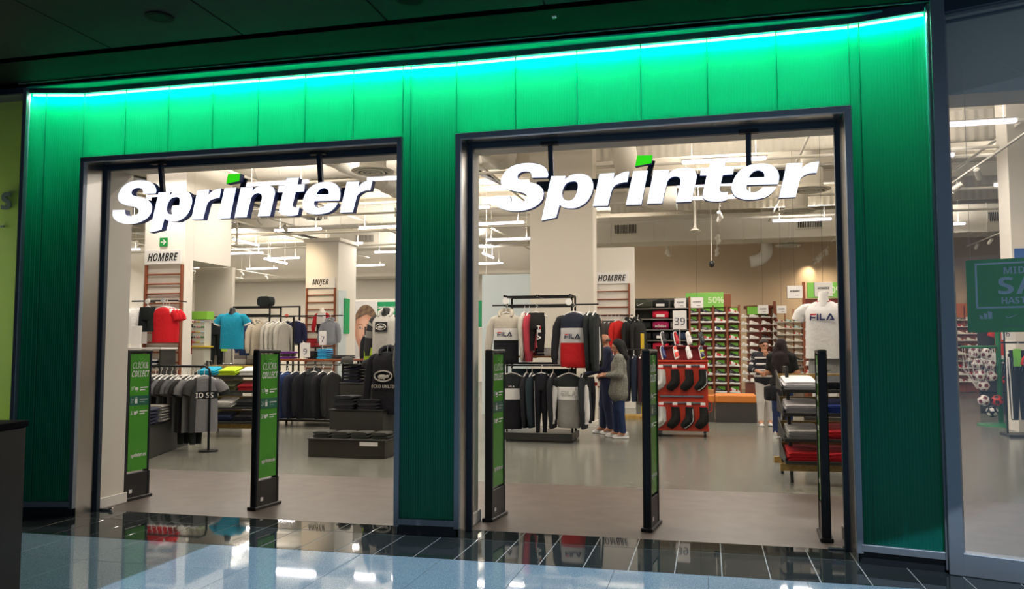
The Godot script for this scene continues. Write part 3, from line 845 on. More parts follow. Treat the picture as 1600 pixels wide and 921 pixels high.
# ---------- clothes ----------
# hanging top: neck at the origin, front to +z. bands: [[share of length from the top, colour], ...]
func top_mesh(w: float, ln: float, bands: Array, sleeve := "long", sleeve_bands := [], depth := 0.1, wave := 0.012, hood := false, seed_ := 1, open_neck := true) -> ArrayMesh:
	var b := B.new()
	var r := RandomNumberGenerator.new()
	r.seed = seed_
	var ph := r.randf() * TAU
	var ys := [0.0, -0.015, -0.05, -0.09, -0.15, -0.24, -0.36, -ln * 0.6, -ln * 0.75, -ln * 0.88, -ln + 0.05, -ln]
	for q in bands:
		if q[0] > 0.0: ys.append(-ln * q[0])
	ys.sort(); ys.reverse()
	var rows := []
	var cols := []
	for i in ys.size():
		var y: float = ys[i]
		var s := clampf(-y / 0.13, 0.0, 1.0)
		var a := lerpf(0.085, w, pow(s, 0.55))
		if y < -0.22: a = w * (0.95 + 0.05 * clampf((-y - 0.22) / ln, 0, 1))
		var d := lerpf(0.055, depth, clampf(-y / 0.2, 0, 1))
		if sleeve == "long" and y < -ln + 0.045: a *= 0.93; d *= 0.85
		var k := clampf((-y - 0.12) / ln, 0.0, 1.0)
		var l := []
		for j in 22:
			var an := TAU * j / 22
			var cx := cos(an); var sz := sin(an)
			var px := signf(cx) * pow(absf(cx), 0.75) * a
			var pz := signf(sz) * pow(absf(sz), 0.9) * d
			var f := 1.0 + (wave * k * 9.0) * sin(an * 5.0 + ph + y * 4.0) + wave * 3.0 * k * sin(an * 9.0 + ph * 2.0)
			var dip := -0.03 * (1.0 - s) * (0.5 + 0.5 * sz) if open_neck else 0.0
			l.append(Vector3(px, y + dip, pz * f))
		rows.append(l)
		if i > 0:
			var mid: float = (ys[i] + ys[i - 1]) / 2
			var cc: Color = bands[0][1]
			for q in bands:
				if -mid / ln >= q[0]: cc = q[1]
			cols.append(cc)
	b.loft(rows, true, cols)
	if sleeve != "none":
		var sb: Array = sleeve_bands if sleeve_bands.size() > 0 else bands
		for sd in [-1.0, 1.0]:
			var pts_ := []
			var rr := []
			if sleeve == "short":
				pts_ = [Vector3(sd * w * 0.55, -0.09, 0), Vector3(sd * w * 0.92, -0.12, 0), Vector3(sd * (w + 0.06), -0.19, 0), Vector3(sd * (w + 0.09), -0.27, 0.005)]
				rr = [0.05, 0.085, 0.085, 0.08]
			else:
				var e := -ln * 0.93
				pts_ = [Vector3(sd * w * 0.6, -0.08, 0), Vector3(sd * w * 0.95, -0.13, 0), Vector3(sd * (w + 0.045), -0.24, 0.0), Vector3(sd * (w + 0.07), lerpf(-0.24, e, 0.35), 0.015), Vector3(sd * (w + 0.085), lerpf(-0.24, e, 0.7), 0.03), Vector3(sd * (w + 0.08), e + 0.06, 0.035), Vector3(sd * (w + 0.08), e + 0.055, 0.035), Vector3(sd * (w + 0.08), e, 0.035)]
				rr = [0.05, 0.08, 0.075, 0.066, 0.062, 0.055, 0.045, 0.043]
			# split the sleeve where its colour changes
			var fine := []; var fr := []
			for i in pts_.size() - 1:
				for k in 3:
					fine.append(pts_[i].lerp(pts_[i + 1], k / 3.0)); fr.append(lerpf(rr[i], rr[i + 1], k / 3.0) * (1.0 + 0.04 * sin(i * 5.0 + k * 2.1 + ph)))
			fine.append(pts_[-1]); fr.append(rr[-1])
			var srows := []
			var sc := []
			for i in fine.size():
				var dd: Vector3 = (fine[mini(i + 1, fine.size() - 1)] - fine[maxi(i - 1, 0)]).normalized()
				var u := dd.cross(Vector3.BACK).normalized()
				var l := []
				for j in 10:
					var an := TAU * j / 10
					l.append(fine[i] + u * cos(an) * fr[i] + Vector3.BACK * sin(an) * fr[i] * 0.62)
				srows.append(l)
				if i > 0:
					var sh: float = -(fine[i].y + fine[i - 1].y) / 2 / ln
					var cc: Color = sb[0][1]
					for q in sb:
						if sh >= q[0]: cc = q[1]
					sc.append(cc)
			b.loft(srows, true, sc)
	if hood:
		b.col = bands[0][1]
		b.tube([Vector3(-0.1, -0.06, 0.06), Vector3(-0.11, 0.0, 0.02), Vector3(-0.08, 0.035, -0.05), Vector3(0, 0.045, -0.075), Vector3(0.08, 0.035, -0.05), Vector3(0.11, 0.0, 0.02), Vector3(0.1, -0.06, 0.06)], [0.02, 0.035, 0.045, 0.05, 0.045, 0.035, 0.02], 8)
	return b.mesh()
func legs_mesh(w: float, ln: float, colour: Color, stripe = null, shorts := false) -> ArrayMesh:
	var b := B.new()
	b.col = colour
	var rows := []
	for q in [[0.0, w * 0.92, 0.05], [-0.04, w * 0.95, 0.055], [-0.1, w, 0.075], [-0.22, w * 1.04, 0.085], [-0.27, w * 1.04, 0.08]]:
		var l := []
		for j in 18:
			var an := TAU * j / 18
			l.append(Vector3(signf(cos(an)) * pow(absf(cos(an)), 0.75) * q[1], q[0], sin(an) * q[2]))
		rows.append(l)
	b.loft(rows)
	for sd in [-1.0, 1.0]:
		var e := -ln
		var lr := w * 0.52
		var pr := []
		for q in [[-0.2, 0.5, 1.0], [lerpf(-0.2, e, 0.3), 0.52, 1.0], [lerpf(-0.2, e, 0.6), 0.53, 0.85 if not shorts else 1.05], [lerpf(-0.2, e, 0.9), 0.54, 0.7 if not shorts else 1.1], [e, 0.54, 0.62 if not shorts else 1.1]]:
			var l := []
			for j in 12:
				var an := TAU * j / 12
				l.append(Vector3(sd * w * q[1] + cos(an) * lr * q[2], q[0], sin(an) * 0.075 * q[2] * (1.0 + 0.08 * sin(an * 4.0))))
			pr.append(l)
		b.col = colour
		b.loft(pr)
		if stripe != null:
			b.col = stripe
			b.bar(Vector3(sd * (w * 1.05), -0.12, 0.02), Vector3(sd * w * (0.54 + 0.52 * (0.62 if not shorts else 1.1)) * 1.0, e + 0.02, 0.02), 0.006, 0.03)
	return b.mesh()
func hanger_mesh() -> ArrayMesh:
	var b := B.new()
	b.tube([Vector3(0.0, 0.115, 0), Vector3(0.02, 0.13, 0), Vector3(0.03, 0.105, 0), Vector3(0.015, 0.085, 0), Vector3(0, 0.07, 0), Vector3(0, 0.0, 0)], 0.005, 5)
	b.tube([Vector3(-0.19, -0.07, 0), Vector3(-0.1, -0.02, 0), Vector3(0, 0.01, 0), Vector3(0.1, -0.02, 0), Vector3(0.19, -0.07, 0)], 0.012, 6)
	return b.mesh()
var HANGER: ArrayMesh
func hang(called: String, label: String, category: String, mesh: ArrayMesh, at: Vector3, turn := 0.0, group := "", hanger := true) -> Node3D:
	var t := thing(called, label, category, at, turn, group)
	part(t, "fabric", mesh, M.cloth, Vector3(0, -0.13, 0))
	if hanger: part(t, "hanger", HANGER, M.sign_white, Vector3(0, -0.125, 0))
	return t
# folded garment, base at the origin
func folded_mesh(w: float, d: float, h: float, colour: Color) -> ArrayMesh:
	var b := B.new()
	b.col = colour
	var rows := []
	for i in 7:
		var z := lerpf(-d / 2, d / 2, i / 6.0)
		var l := []
		for j in 14:
			var an := TAU * j / 14
			var hh := h * (0.47 + 0.03 * sin(i * 2.0 + j))
			l.append(Vector3(signf(cos(an)) * pow(absf(cos(an)), 0.45) * w / 2 * (1.0 - (0.03 if i == 0 or i == 6 else 0.0)), h / 2 + signf(sin(an)) * pow(absf(sin(an)), 0.75) * hh, z))
		rows.append(l)
	b.loft(rows)
	return b.mesh()
func stack(called: String, label: String, category: String, at: Vector3, turn: float, n: int, w: float, d: float, h: float, cols: Array, tilt := 0.0):
	for i in n:
		var m := folded_mesh(w * rng.randf_range(0.95, 1.03), d * rng.randf_range(0.95, 1.03), h * 0.98, lin(cols[i % cols.size()]))
		var o := part(self, called, m, M.cloth)
		var up := Basis.from_euler(Vector3(deg_to_rad(tilt), deg_to_rad(turn), 0)) * Vector3.UP
		o.position = at + up * h * i + Basis.from_euler(Vector3(0, deg_to_rad(turn), 0)) * Vector3(rng.randf_range(-0.008, 0.008), 0, rng.randf_range(-0.01, 0.01))
		o.rotation_degrees = Vector3(tilt, turn + rng.randf_range(-2.5, 2.5), 0)
		tag(o, label, category, label)
# shop logo of four block letters, the bar of the first one red
func block_logo(parent: Node, at: Vector3, k: float, ink_colour: String, bar_colour: String, turn := Vector3.ZERO):
	var o := Node3D.new()
	o.name = numbered("logo", parent)
	parent.add_child(o, true)
	o.position = at; o.rotation_degrees = turn; o.scale = Vector3(k, k, k)
	var polys := [[0, 0, 0.2, 0, 0.2, 0.3, 0.75, 0.3, 0.8, 0.5, 0.2, 0.5, 0.25, 0.72, 0.1, 0.72, 0, 0.6], [0.95, 0, 1.18, 0, 1.18, 0.97, 0.95, 0.97], [1.33, 0.2, 1.45, 0, 2.1, 0, 2.1, 0.22, 1.56, 0.22, 1.56, 0.97, 1.33, 0.97], [2.18, 0, 2.42, 0, 2.78, 0.66, 3.0, 0.22, 2.78, 0.22, 2.7, 0, 3.38, 0, 2.9, 0.97, 2.66, 0.97]]
	for p in polys:
		var b := B.new()
		b.col = lin(ink_colour)
		var pp := PackedVector2Array()
		for i in range(0, p.size(), 2): pp.append(Vector2(p[i] - 1.69, p[i + 1] - 0.48))
		b.prism(pp, -0.03, 0.03)
		part(o, "letter", b.mesh(), M.paint)
	var b2 := B.new()
	b2.col = lin(bar_colour)
	b2.prism(PackedVector2Array([Vector2(-1.69, 0.28), Vector2(-0.84, 0.28), Vector2(-0.8, 0.49), Vector2(-1.5, 0.49), Vector2(-1.66, 0.42)]), -0.03, 0.035)
	part(o, "bar", b2.mesh(), M.paint)
	return o
# ---------- shoes ----------
func shoe_mesh(upper: Color, sole: Color, accent: Color) -> ArrayMesh:
	# 0.29 long, toe to +x, side to the viewer at +z
	var b := B.new()
	var st := [[0.0, 0.026, 0.085], [0.03, 0.036, 0.105], [0.075, 0.037, 0.1], [0.11, 0.036, 0.085], [0.15, 0.038, 0.068], [0.2, 0.043, 0.05], [0.25, 0.04, 0.038], [0.28, 0.026, 0.026], [0.29, 0.01, 0.018]]
	var rows := []
	var srow := []
	for q in st:
		var l := []
		for j in 10:
			var an := PI * j / 9.0
			l.append(Vector3(q[0] - 0.145, 0.026 + sin(an) * q[2], cos(an) * q[1] * (1.0 - 0.35 * pow(sin(an), 3.0))))
		rows.append(l)
		var s2 := []
		for j in 8:
			var k: Array = [[-1, 0], [-1.06, 0.4], [-1.02, 1], [-0.5, 1.02], [0.5, 1.02], [1.02, 1], [1.06, 0.4], [1, 0]][j]
			s2.append(Vector3((q[0] - 0.145) * 1.03, (0.03 + (0.012 if q[0] < 0.08 else 0.0)) * k[1] + (0.012 if q[0] > 0.27 else 0.0), k[0] * (q[1] + 0.003)))
		srow.append(s2)
	b.loft(rows, true, [accent, upper, upper, upper, accent, upper, upper, upper])
	b.col = sole
	b.loft(srow, true, [])
	b.col = accent
	b.bar(Vector3(-0.02, 0.05, 0.036), Vector3(0.05, 0.075, 0.03), 0.014, 0.006)
	b.bar(Vector3(-0.02, 0.05, -0.036), Vector3(0.05, 0.075, -0.03), 0.014, 0.006)
	return b.mesh()
# ---------- people: tapered bones joined smoothly and meshed ----------
# bones: [a, b, ra, rb]; k: how softly they join
func flesh(b: B, bones: Array, cell: float, k := 0.02):
	var lo := Vector3.INF; var hi := -Vector3.INF
	for q in bones:
		var m := Vector3.ONE * (maxf(q[2], q[3]) + 4.0 * cell)
		lo = lo.min(q[0] - m).min(q[1] - m); hi = hi.max(q[0] + m).max(q[1] + m)
	var n := Vector3i(((hi - lo) / cell).ceil()) + Vector3i.ONE
	var f := PackedFloat32Array()
	f.resize(n.x * n.y * n.z)
	var sxy := n.x * n.y
	for q in bones:
		var a: Vector3 = q[0]; var e: Vector3 = q[1]
		var ra: float = q[2]; var rb: float = q[3]
		var m := Vector3.ONE * (maxf(ra, rb) + 3.2 * cell)
		var i0 := Vector3i(((a.min(e) - m - lo) / cell).floor()).max(Vector3i.ZERO)
		var i1 := Vector3i(((a.max(e) + m - lo) / cell).ceil()).min(n - Vector3i.ONE)
		var d := e - a
		var dd := maxf(d.length_squared(), 1e-8)
		for z in range(i0.z, i1.z + 1):
			for y in range(i0.y, i1.y + 1):
				var base := z * sxy + y * n.x
				for x in range(i0.x, i1.x + 1):
					var p := lo + Vector3(x, y, z) * cell
					var t := clampf((p - a).dot(d) / dd, 0.0, 1.0)
					var dist := (p - a - d * t).length() - lerpf(ra, rb, t)
					f[base + x] += exp(-dist / k)
	var idx := {}
	var verts := PackedVector3Array()
	var val := func(i: int) -> float: return f[i] - 1.0
	for z in n.z - 1:
		for y in n.y - 1:
			for x in n.x - 1:
				var o := z * sxy + y * n.x + x
				var inside := 0
				var cs := [f[o], f[o + 1], f[o + n.x], f[o + n.x + 1], f[o + sxy], f[o + sxy + 1], f[o + sxy + n.x], f[o + sxy + n.x + 1]]
				for c in cs:
					if c > 1.0: inside += 1
				if inside == 0 or inside == 8: continue
				var s := Vector3.ZERO
				var cnt := 0
				for e in [[0, 1], [2, 3], [4, 5], [6, 7], [0, 2], [1, 3], [4, 6], [5, 7], [0, 4], [1, 5], [2, 6], [3, 7]]:
					var va := log(maxf(cs[e[0]], 1e-9)); var vb := log(maxf(cs[e[1]], 1e-9))
					if (va > 0.0) != (vb > 0.0):
						var t := va / (va - vb)
						var pa := Vector3(e[0] & 1, (e[0] >> 1) & 1, e[0] >> 2); var pb := Vector3(e[1] & 1, (e[1] >> 1) & 1, e[1] >> 2)
						s += pa.lerp(pb, t); cnt += 1
				idx[o] = verts.size()
				verts.append(lo + (Vector3(x, y, z) + s / cnt) * cell)
	var norm := PackedVector3Array()
	norm.resize(verts.size())
	var tris := PackedInt32Array()
	var step := [1, n.x, sxy]
	for o in idx:
		for ax in 3:
			var u: int = step[(ax + 1) % 3]; var w: int = step[(ax + 2) % 3]; var e: int = step[ax]
			var s0: bool = f[o] > 1.0
			if o + e >= f.size(): continue
			var s1: bool = f[o + e] > 1.0
			if s0 == s1: continue
			if not (idx.has(o - u) and idx.has(o - w) and idx.has(o - u - w)): continue
			var q := [idx[o], idx[o - u], idx[o - u - w], idx[o - w]]
			if s1: q.reverse()
			for k3 in [[0, 1, 2], [0, 2, 3]]:
				var A: int = q[k3[0]]; var Bq: int = q[k3[1]]; var C: int = q[k3[2]]
				tris.append(A); tris.append(C); tris.append(Bq)
				var fn := (verts[Bq] - verts[A]).cross(verts[C] - verts[A])
				norm[A] += fn; norm[Bq] += fn; norm[C] += fn
	for i in tris: b.put(verts[i], norm[i].normalized(), b.col)

func wall_bars(at: Vector3, turn: float, w: float, h: float, label: String):
	# ladder of round bars on two uprights, its foot at the origin
	var t := thing("wall_bars", label, "wall bars", at, turn)
	for x in [-w / 2, w / 2]: part(t, "upright", mbox(Vector3(0.04, h, 0.07), 0.006), M.wood_red, Vector3(x, h / 2, 0))
	for k in int(h / 0.205):
		part(t, "bar", mtube([Vector3(-w / 2, h - 0.2 - 0.205 * k, 0), Vector3(w / 2, h - 0.2 - 0.205 * k, 0)], 0.017, 8), M.wood_red)
func word_sign(word: String, at: Vector3, turn: float, label: String):
	var t := thing("section_sign", label, "sign", at, turn)
	part(t, "board", mbox(Vector3(0.86, 0.3, 0.035), 0.003), M.sign_white)
	part(t, "lettering", letters(word, 0.2 if word == "MUJER" else 0.165, 0.2, true, 0.006, 0.74), M.ink, Vector3(0, 0.0, 0.02))
func price_sign(num: String, at: Vector3, turn: float, w: float, h: float, pole: float, label: String):
	var t := thing("price_sign", label, "price sign", at, turn)
	part(t, "foot", mbox(Vector3(0.1, 0.012, 0.08), 0.003), M.sign_white, Vector3(0, 0.006, 0))
	part(t, "stem", mtube([Vector3(0, 0.01, 0), Vector3(0, pole + 0.03, 0)], 0.007, 6), M.sign_white)
	part(t, "card", mbox(Vector3(w, h, 0.01), 0.004), M.sign_white, Vector3(0, pole + h / 2, 0))
	part(t, "lettering", letters(num, h * 0.4, 0.0, false, 0.004), mt("price_ink", "2b3050", 0.5), Vector3(0, pole + h * 0.42, 0.007))
func exit_sign(at: Vector3, turn: float, s: float, label: String):
	var t := thing("exit_sign", label, "sign", at, turn)
	part(t, "plate", mbox(Vector3(s, s, 0.015), 0.002), mt("exit_green", "1f8a3c", 0.4))
	var b := B.new()
	b.box(Vector3(-0.08 * s, 0, 0), Vector3(0.5 * s, 0.12 * s, 0.004))
	b.prism(PackedVector2Array([Vector2(0.05, 0.28) * s, Vector2(0.36, 0) * s, Vector2(0.05, -0.28) * s, Vector2(-0.08, -0.28) * s, Vector2(0.19, 0) * s, Vector2(-0.08, 0.28) * s]), -0.002, 0.002)
	part(t, "arrow", b.mesh(), M.sign_white, Vector3(0, 0, 0.01))
func rail_disc(at: Vector3, colour := "f2f0ec"):
	var o := part(self, "size_disc", mtube([Vector3(0, 0, -0.006), Vector3(0, 0, 0.006)], 0.055, 16), mt("disc_" + colour, colour, 0.4), at)
	tag(o, "round white size marker clipped on a clothes rail", "marker", "size markers on clothes rails")
# torso form wearing a top: base of the stem at the origin of the form's hem
func torso(called: String, label: String, at: Vector3, turn: float, mesh: ArrayMesh, neck_y: float, neck_col: String, stem: float) -> Node3D:
	var t := thing(called, label, "mannequin", at, turn)
	part(t, "top", mesh, M.cloth, Vector3(0, neck_y, 0))
	var b := B.new()
	b.tube([Vector3(0, neck_y - 0.05, 0), Vector3(0, neck_y + 0.03, 0.0), Vector3(0, neck_y + 0.08, 0), Vector3(0, neck_y + 0.085, 0)], [0.08, 0.06, 0.055, 0.04], 14)
	part(t, "neck", b.mesh(), mt("neck_" + neck_col, neck_col, 0.4))
	if stem > 0.0:
		part(t, "stem", mtube([Vector3(0, -stem, 0), Vector3(0, 0.3, 0)], 0.014, 8), M.steel)
		part(t, "foot", mbox(Vector3(0.22, 0.012, 0.22), 0.003), M.steel, Vector3(0, -stem + 0.006, 0))
	return t

func left_side():
	HANGER = hanger_mesh()
	# men's column with a beam over it and a tan niche beside it
	var col := structure("wall_column")
	part(col, "shaft", mbox(Vector3(0.98, 6.4, 0.3), 0.004), M.white_paint, Vector3(-11.18, 3.2, -15.2))
	part(col, "beam", mbox(Vector3(0.98, 3.0, 1.4)), M.white_paint, Vector3(-11.18, 4.9, -16.05))
	part(col, "niche_wall", mbox(Vector3(0.98, 3.4, 0.1)), M.cream, Vector3(-11.18, 1.7, -16.9))
	word_sign("HOMBRE", Vector3(-11.13, 3.44, -14.95), 0, "white board reading HOMBRE above wall bars under the green exit arrow")
	exit_sign(Vector3(-11.19, 3.77, -15.03), 0, 0.19, "green exit arrow sign on the white men's column")
	wall_bars(Vector3(-11.13, 0.4, -14.99), 0, 0.86, 2.88, "reddish wooden wall bars on the men's column under the exit arrow")
	var rail := thing("clothes_rail", "dark clothes rail on the men's column carrying red shirts", "clothes rail", Vector3(-10.9, 2.49, -14.5))
	part(rail, "bar", mtube([Vector3(-0.6, 0, 0), Vector3(0.48, 0, 0)], 0.016, 8), M.black_metal)
	for x in [-0.4, 0.35]: part(rail, "bracket", mbar(Vector3(x, 0, 0), Vector3(x, 0, -0.45), 0.03, 0.02), M.black_metal)
	rail_disc(Vector3(-11.1, 2.48, -14.46)); rail_disc(Vector3(-10.74, 2.49, -14.46), "b9bcbd")
	var red := lin("c81420"); var white := lin("e8e6e2"); var black := lin("15161a"); var navy := lin("151a30")
	var tee := hang("red_shirt", "red sports shirt with white shoulder stripes on the men's column rail", "shirt", top_mesh(0.235, 0.72, [[0.0, red]], "short", [[0.0, white], [0.16, red]], 0.09), Vector3(-10.72, 2.49, -14.44), 0, "red sports shirts on the column rail")
	for k in [1, 2]: copy(tee, Vector3(-10.72 + 0.05 * k, 2.49, -14.44 - 0.03 * k))
	hang("black_shorts", "black sports shorts hanging beside the red shirts", "shorts", legs_mesh(0.19, 0.5, black, null, true), Vector3(-11.06, 2.49, -14.42))
	hang("white_shirt", "white sports shirt at the end of the rail with red shirts", "shirt", top_mesh(0.2, 0.74, [[0.0, white]], "short", [], 0.09), Vector3(-11.36, 2.49, -14.5), 55)
	# white desk shelf with a card and striped stack below the red shirts
	var desk := thing("display_table", "white-topped display table under the red shirts", "table", Vector3(-10.55, 0, -13.9))
	part(desk, "top", mbox(Vector3(0.8, 0.03, 0.5), 0.004), M.sign_white, Vector3(0, 1.52, 0))
	for x in [-0.36, 0.36]: part(desk, "side_panel", mbox(Vector3(0.03, 1.5, 0.46)), M.charcoal, Vector3(x, 0.75, 0))
	part(desk, "shelf", mbox(Vector3(0.7, 0.03, 0.46)), M.charcoal, Vector3(0, 1.16, 0))
	stack("folded_shirt", "navy striped shirt folded on the white display table shelf", "shirt", Vector3(-10.4, 1.176, -13.88), 0, 4, 0.26, 0.34, 0.035, ["1b2140", "dcdcdc"])
	var cd := part(self, "leaflet_card", mbox(Vector3(0.2, 0.42, 0.012), 0.002), M.sign_white, Vector3(-10.78, 1.745, -13.74), Vector3(-6, 8, 0))
	tag(cd, "white upright card standing on the white display table", "card")
	# sunglasses stand
	var ey := thing("eyewear_stand", "green topped stand of sunglasses beside the men's column", "display stand", Vector3(-10.78, 0, -15.85))
	part(ey, "column", mbox(Vector3(0.3, 2.1, 0.25), 0.004), mt("pale_grey", "c4c2b4", 0.5), Vector3(0, 1.05, 0))
	part(ey, "header", mbox(Vector3(0.42, 0.17, 0.27), 0.004), mt("lime", "86c440", 0.5), Vector3(0, 2.24, 0))
	part(ey, "base", mbox(Vector3(0.42, 0.06, 0.4), 0.004), M.charcoal, Vector3(0, 0.03, 0))
	part(ey, "shelf", mbox(Vector3(0.42, 0.03, 0.32), 0.003), mt("yellow", "d8b62c", 0.5), Vector3(0, 1.56, 0.02))
	var gl := ["d05038", "2a7a3a", "d8c23a", "2b2f38", "b8d0d8", "c86a78"]
	for r in 5:
		for c in 3:
			var b := B.new()
			b.col = lin(gl[(r * 3 + c * 2) % 6])
			for x in [-0.024, 0.024]: b.ball(Vector3(x, 0, 0), Vector3(0.022, 0.017, 0.01), 8, 4)
			b.bar(Vector3(-0.045, 0.008, 0), Vector3(0.045, 0.008, 0), 0.006, 0.006)
			var o := part(self, "sunglasses", b.mesh(), M.gloss, Vector3(-10.89 + 0.11 * c, 1.66 + 0.11 * r, -15.71))
			tag(o, "coloured sunglasses on the green topped stand", "sunglasses", "sunglasses on the stand")
	# men's frame with hanging goods and the turquoise torso
	var fr := thing("clothes_gondola", "black metal clothes frame behind the turquoise shirt", "clothes rack", Vector3(-10.7, 0, -16.9))
	for x in [-0.85, 0.95]:
		for z in [0.0, -0.5]: part(fr, "post", mbox(Vector3(0.035, 2.5, 0.035), 0.003), M.black_metal, Vector3(x, 1.25, z))
	for z in [0.0, -0.5]:
		for y in [2.48, 2.3]: part(fr, "crossbar", mbox(Vector3(1.8, 0.03, 0.03), 0.003), M.black_metal, Vector3(0.05, y, z))
	part(fr, "hang_bar", mtube([Vector3(-0.85, 2.24, 0.25), Vector3(0.95, 2.24, 0.25)], 0.014, 8), M.black_metal)
	for x in [-0.8, 0.9]: part(fr, "arm", mbar(Vector3(x, 2.24, 0.0), Vector3(x, 2.24, 0.26), 0.025, 0.025), M.black_metal)
	part(fr, "shelf", mbox(Vector3(1.8, 0.03, 0.5), 0.003), M.charcoal, Vector3(0.05, 1.15, -0.25))
	var nyc := hang("lettered_shirt", "white, red and black shirt lettered NYC beside the turquoise torso", "shirt", top_mesh(0.2, 0.72, [[0.0, black], [0.12, white], [0.52, lin("b01c28")]], "none", [], 0.08), Vector3(-11.42, 2.24, -16.6), 10)
	part(nyc, "lettering", letters("NYC", 0.15, 0.0, true, 0.006), M.ink, Vector3(0.03, -0.42, 0.1))
	hang("grey_shirt", "charcoal shirt hanging beside the lettered shirt", "shirt", top_mesh(0.2, 0.74, [[0.0, lin("55585c")]], "short", [], 0.08), Vector3(-11.12, 2.24, -16.65), 70)
	hang("black_trousers", "black track trousers on the frame behind the turquoise shirt", "trousers", legs_mesh(0.17, 0.95, black), Vector3(-10.95, 2.24, -16.65), 30)
	hang("blue_hoodie", "blue hooded top hanging on the black frame", "hoodie", top_mesh(0.2, 0.74, [[0.0, lin("24365e")]], "long", [], 0.1, 0.02, true), Vector3(-10.15, 2.24, -16.65), 62)
	hang("beige_hoodie", "beige hooded top hanging next to the blue hoodie", "hoodie", top_mesh(0.2, 0.74, [[0.0, lin("b9ad98")]], "long", [], 0.1, 0.02, true, 3), Vector3(-9.92, 2.24, -16.68), 66)
	for k in 4: hang("grey_sweater", "pale grey sweater on the frame end rail", "sweater", top_mesh(0.22, 0.78, [[0.0, lin(["a8a498", "b4afa2", "9c988c"][k % 3])]], "long", [], 0.045, 0.02, false, k + 2), Vector3(-9.66 + 0.095 * k, 2.24, -16.78 - 0.025 * k), 80, "pale grey sweaters on the frame end rail")
	var gr := thing("clothes_rail", "black rail arm carrying pale grey sweaters", "clothes rail", Vector3(-9.75, 2.24, -16.75))
	part(gr, "bar", mtube([Vector3(0, 0, 0), Vector3(0.6, 0, -0.16)], 0.014, 8), M.black_metal)
	part(gr, "post", mbox(Vector3(0.035, 2.24, 0.035)), M.black_metal, Vector3(0.6, -1.12, -0.16))
	var bg := part(self, "backpack", folded_mesh(0.34, 0.24, 0.24, black), M.cloth, Vector3(-10.0, 2.495, -17.15))
	tag(bg, "black bag lying on top of the black clothes frame", "bag")
	for k in 6:
		var o := part(self, "shoe_box", mbox(Vector3(0.3, 0.11, 0.2), 0.004), mt("box_%d" % (k % 3), ["cfc8ba", "b9a99a", "8a8078"][k % 3], 0.6), Vector3(-10.55 + 0.33 * (k % 2), 1.22 + 0.112 * (k / 2), -17.1))
		tag(o, "pale carton on the frame shelf behind the turquoise torso", "box", "cartons on the frame shelf")
	var lc := part(self, "lime_card", mbox(Vector3(0.15, 0.28, 0.01), 0.002), mt("lime_card", "b4d82e", 0.5), Vector3(-10.32, 1.6, -16.0))
	tag(lc, "lime yellow price card left of the turquoise shirt hem", "card")
	part(lc, "stem", mtube([Vector3(0, -1.6, -0.02), Vector3(0, 0.1, -0.02)], 0.006, 6), M.steel)
	lc.set_meta("label", "lime yellow price card on a stem beside the turquoise shirt hem")
	torso("torso_form", "torso form in a turquoise shirt with white sleeve trim", Vector3(-9.5, 1.5, -15.0), 5, top_mesh(0.25, 0.76, [[0.0, lin("0f8fae")]], "short", [[0.0, lin("0f8fae")], [0.32, white]], 0.13, 0.004), 0.77, "26282c", 0.3)
	var ped := thing("display_pedestal", "grey pedestal carrying the turquoise torso form", "pedestal", Vector3(-9.5, 0, -15.0))
	part(ped, "body", mbox(Vector3(0.34, 1.17, 0.34), 0.004), M.charcoal, Vector3(0, 0.585, 0))
	part(ped, "top", mbox(Vector3(0.4, 0.03, 0.4), 0.004), M.charcoal, Vector3(0, 1.185, 0))
	exit_sign(Vector3(-18.8, 3.9, -37.03), 0, 0.22, "small green exit sign on the far back wall")
	# tiered wooden shelf with coloured stacks
	tier_shelf(Vector3(-8.25, 0, -13.1), 8, 1.15, "pale wooden tiered shelf with turquoise, lime and white shirts", [[["1aa5c8"], ["b6d424"], ["e8e6e2"]], [["1c46b8"], ["4d5230"], ["b01c24"]], [["22305e"], ["d8d6d2"], ["20222a"]], [["15161a"], ["1c2444"], ["1a1b1e"]]], "shelf behind the grey shirts")
	# grey shirts on the arched rack
	var rk := thing("clothes_rack", "black arched clothes rack full of grey shirts", "clothes rack", Vector3(-7.2, 0, -10.82))
	part(rk, "arch", mtube([Vector3(0, 0.01, 0), Vector3(0, 1.14, 0), Vector3(-0.02, 1.21, 0), Vector3(-0.09, 1.25, 0), Vector3(-1.66, 1.25, 0), Vector3(-1.73, 1.21, 0), Vector3(-1.75, 1.14, 0), Vector3(-1.75, 0.01, 0)], 0.017, 8), M.black_metal)
	for x in [0.0, -1.75]: part(rk, "foot_disc", mtube([Vector3(x, 0, 0), Vector3(x, 0.02, 0)], 0.14, 18), M.black_metal)
	var gc := ["57585a", "2b2c2e", "6a6b6c", "17181a", "4b4c4e"]
	for k in 14:
		var lettered := k == 0
		var g := lin(gc[k % 5])
		var m := top_mesh(0.21, 0.82 if k < 5 else 0.62, [[0.0, lin("77787a")], [0.27, black], [0.4, lin("77787a")]] if lettered else [[0.0, g]], "short", [], 0.05 if lettered else 0.042, 0.02, false, k + 1)
		var o := hang("grey_shirt" if not lettered else "banded_shirt", "grey shirt packed on the black arched rack" if not lettered else "grey shirt with a black lettered band at the end of the arched rack", "shirt", m, Vector3(-7.3 - 0.092 * k, 1.232, -10.82), 42 if lettered else 84 + rng.randf_range(-6, 6), "" if lettered else "grey shirts packed on the arched rack")
		if lettered: part(o, "lettering", letters("IO SS", 0.075, 0.0, true, 0.006), M.sign_white, Vector3(0.0, -0.405, 0.068))
	for k in 2: hang("black_trousers", "black trousers hanging low among the grey shirts", "trousers", legs_mesh(0.12, 1.0, lin("1c1d20")), Vector3(-7.42 - 0.2 * k, 1.232, -10.82), 84, "black trousers on the arched rack")
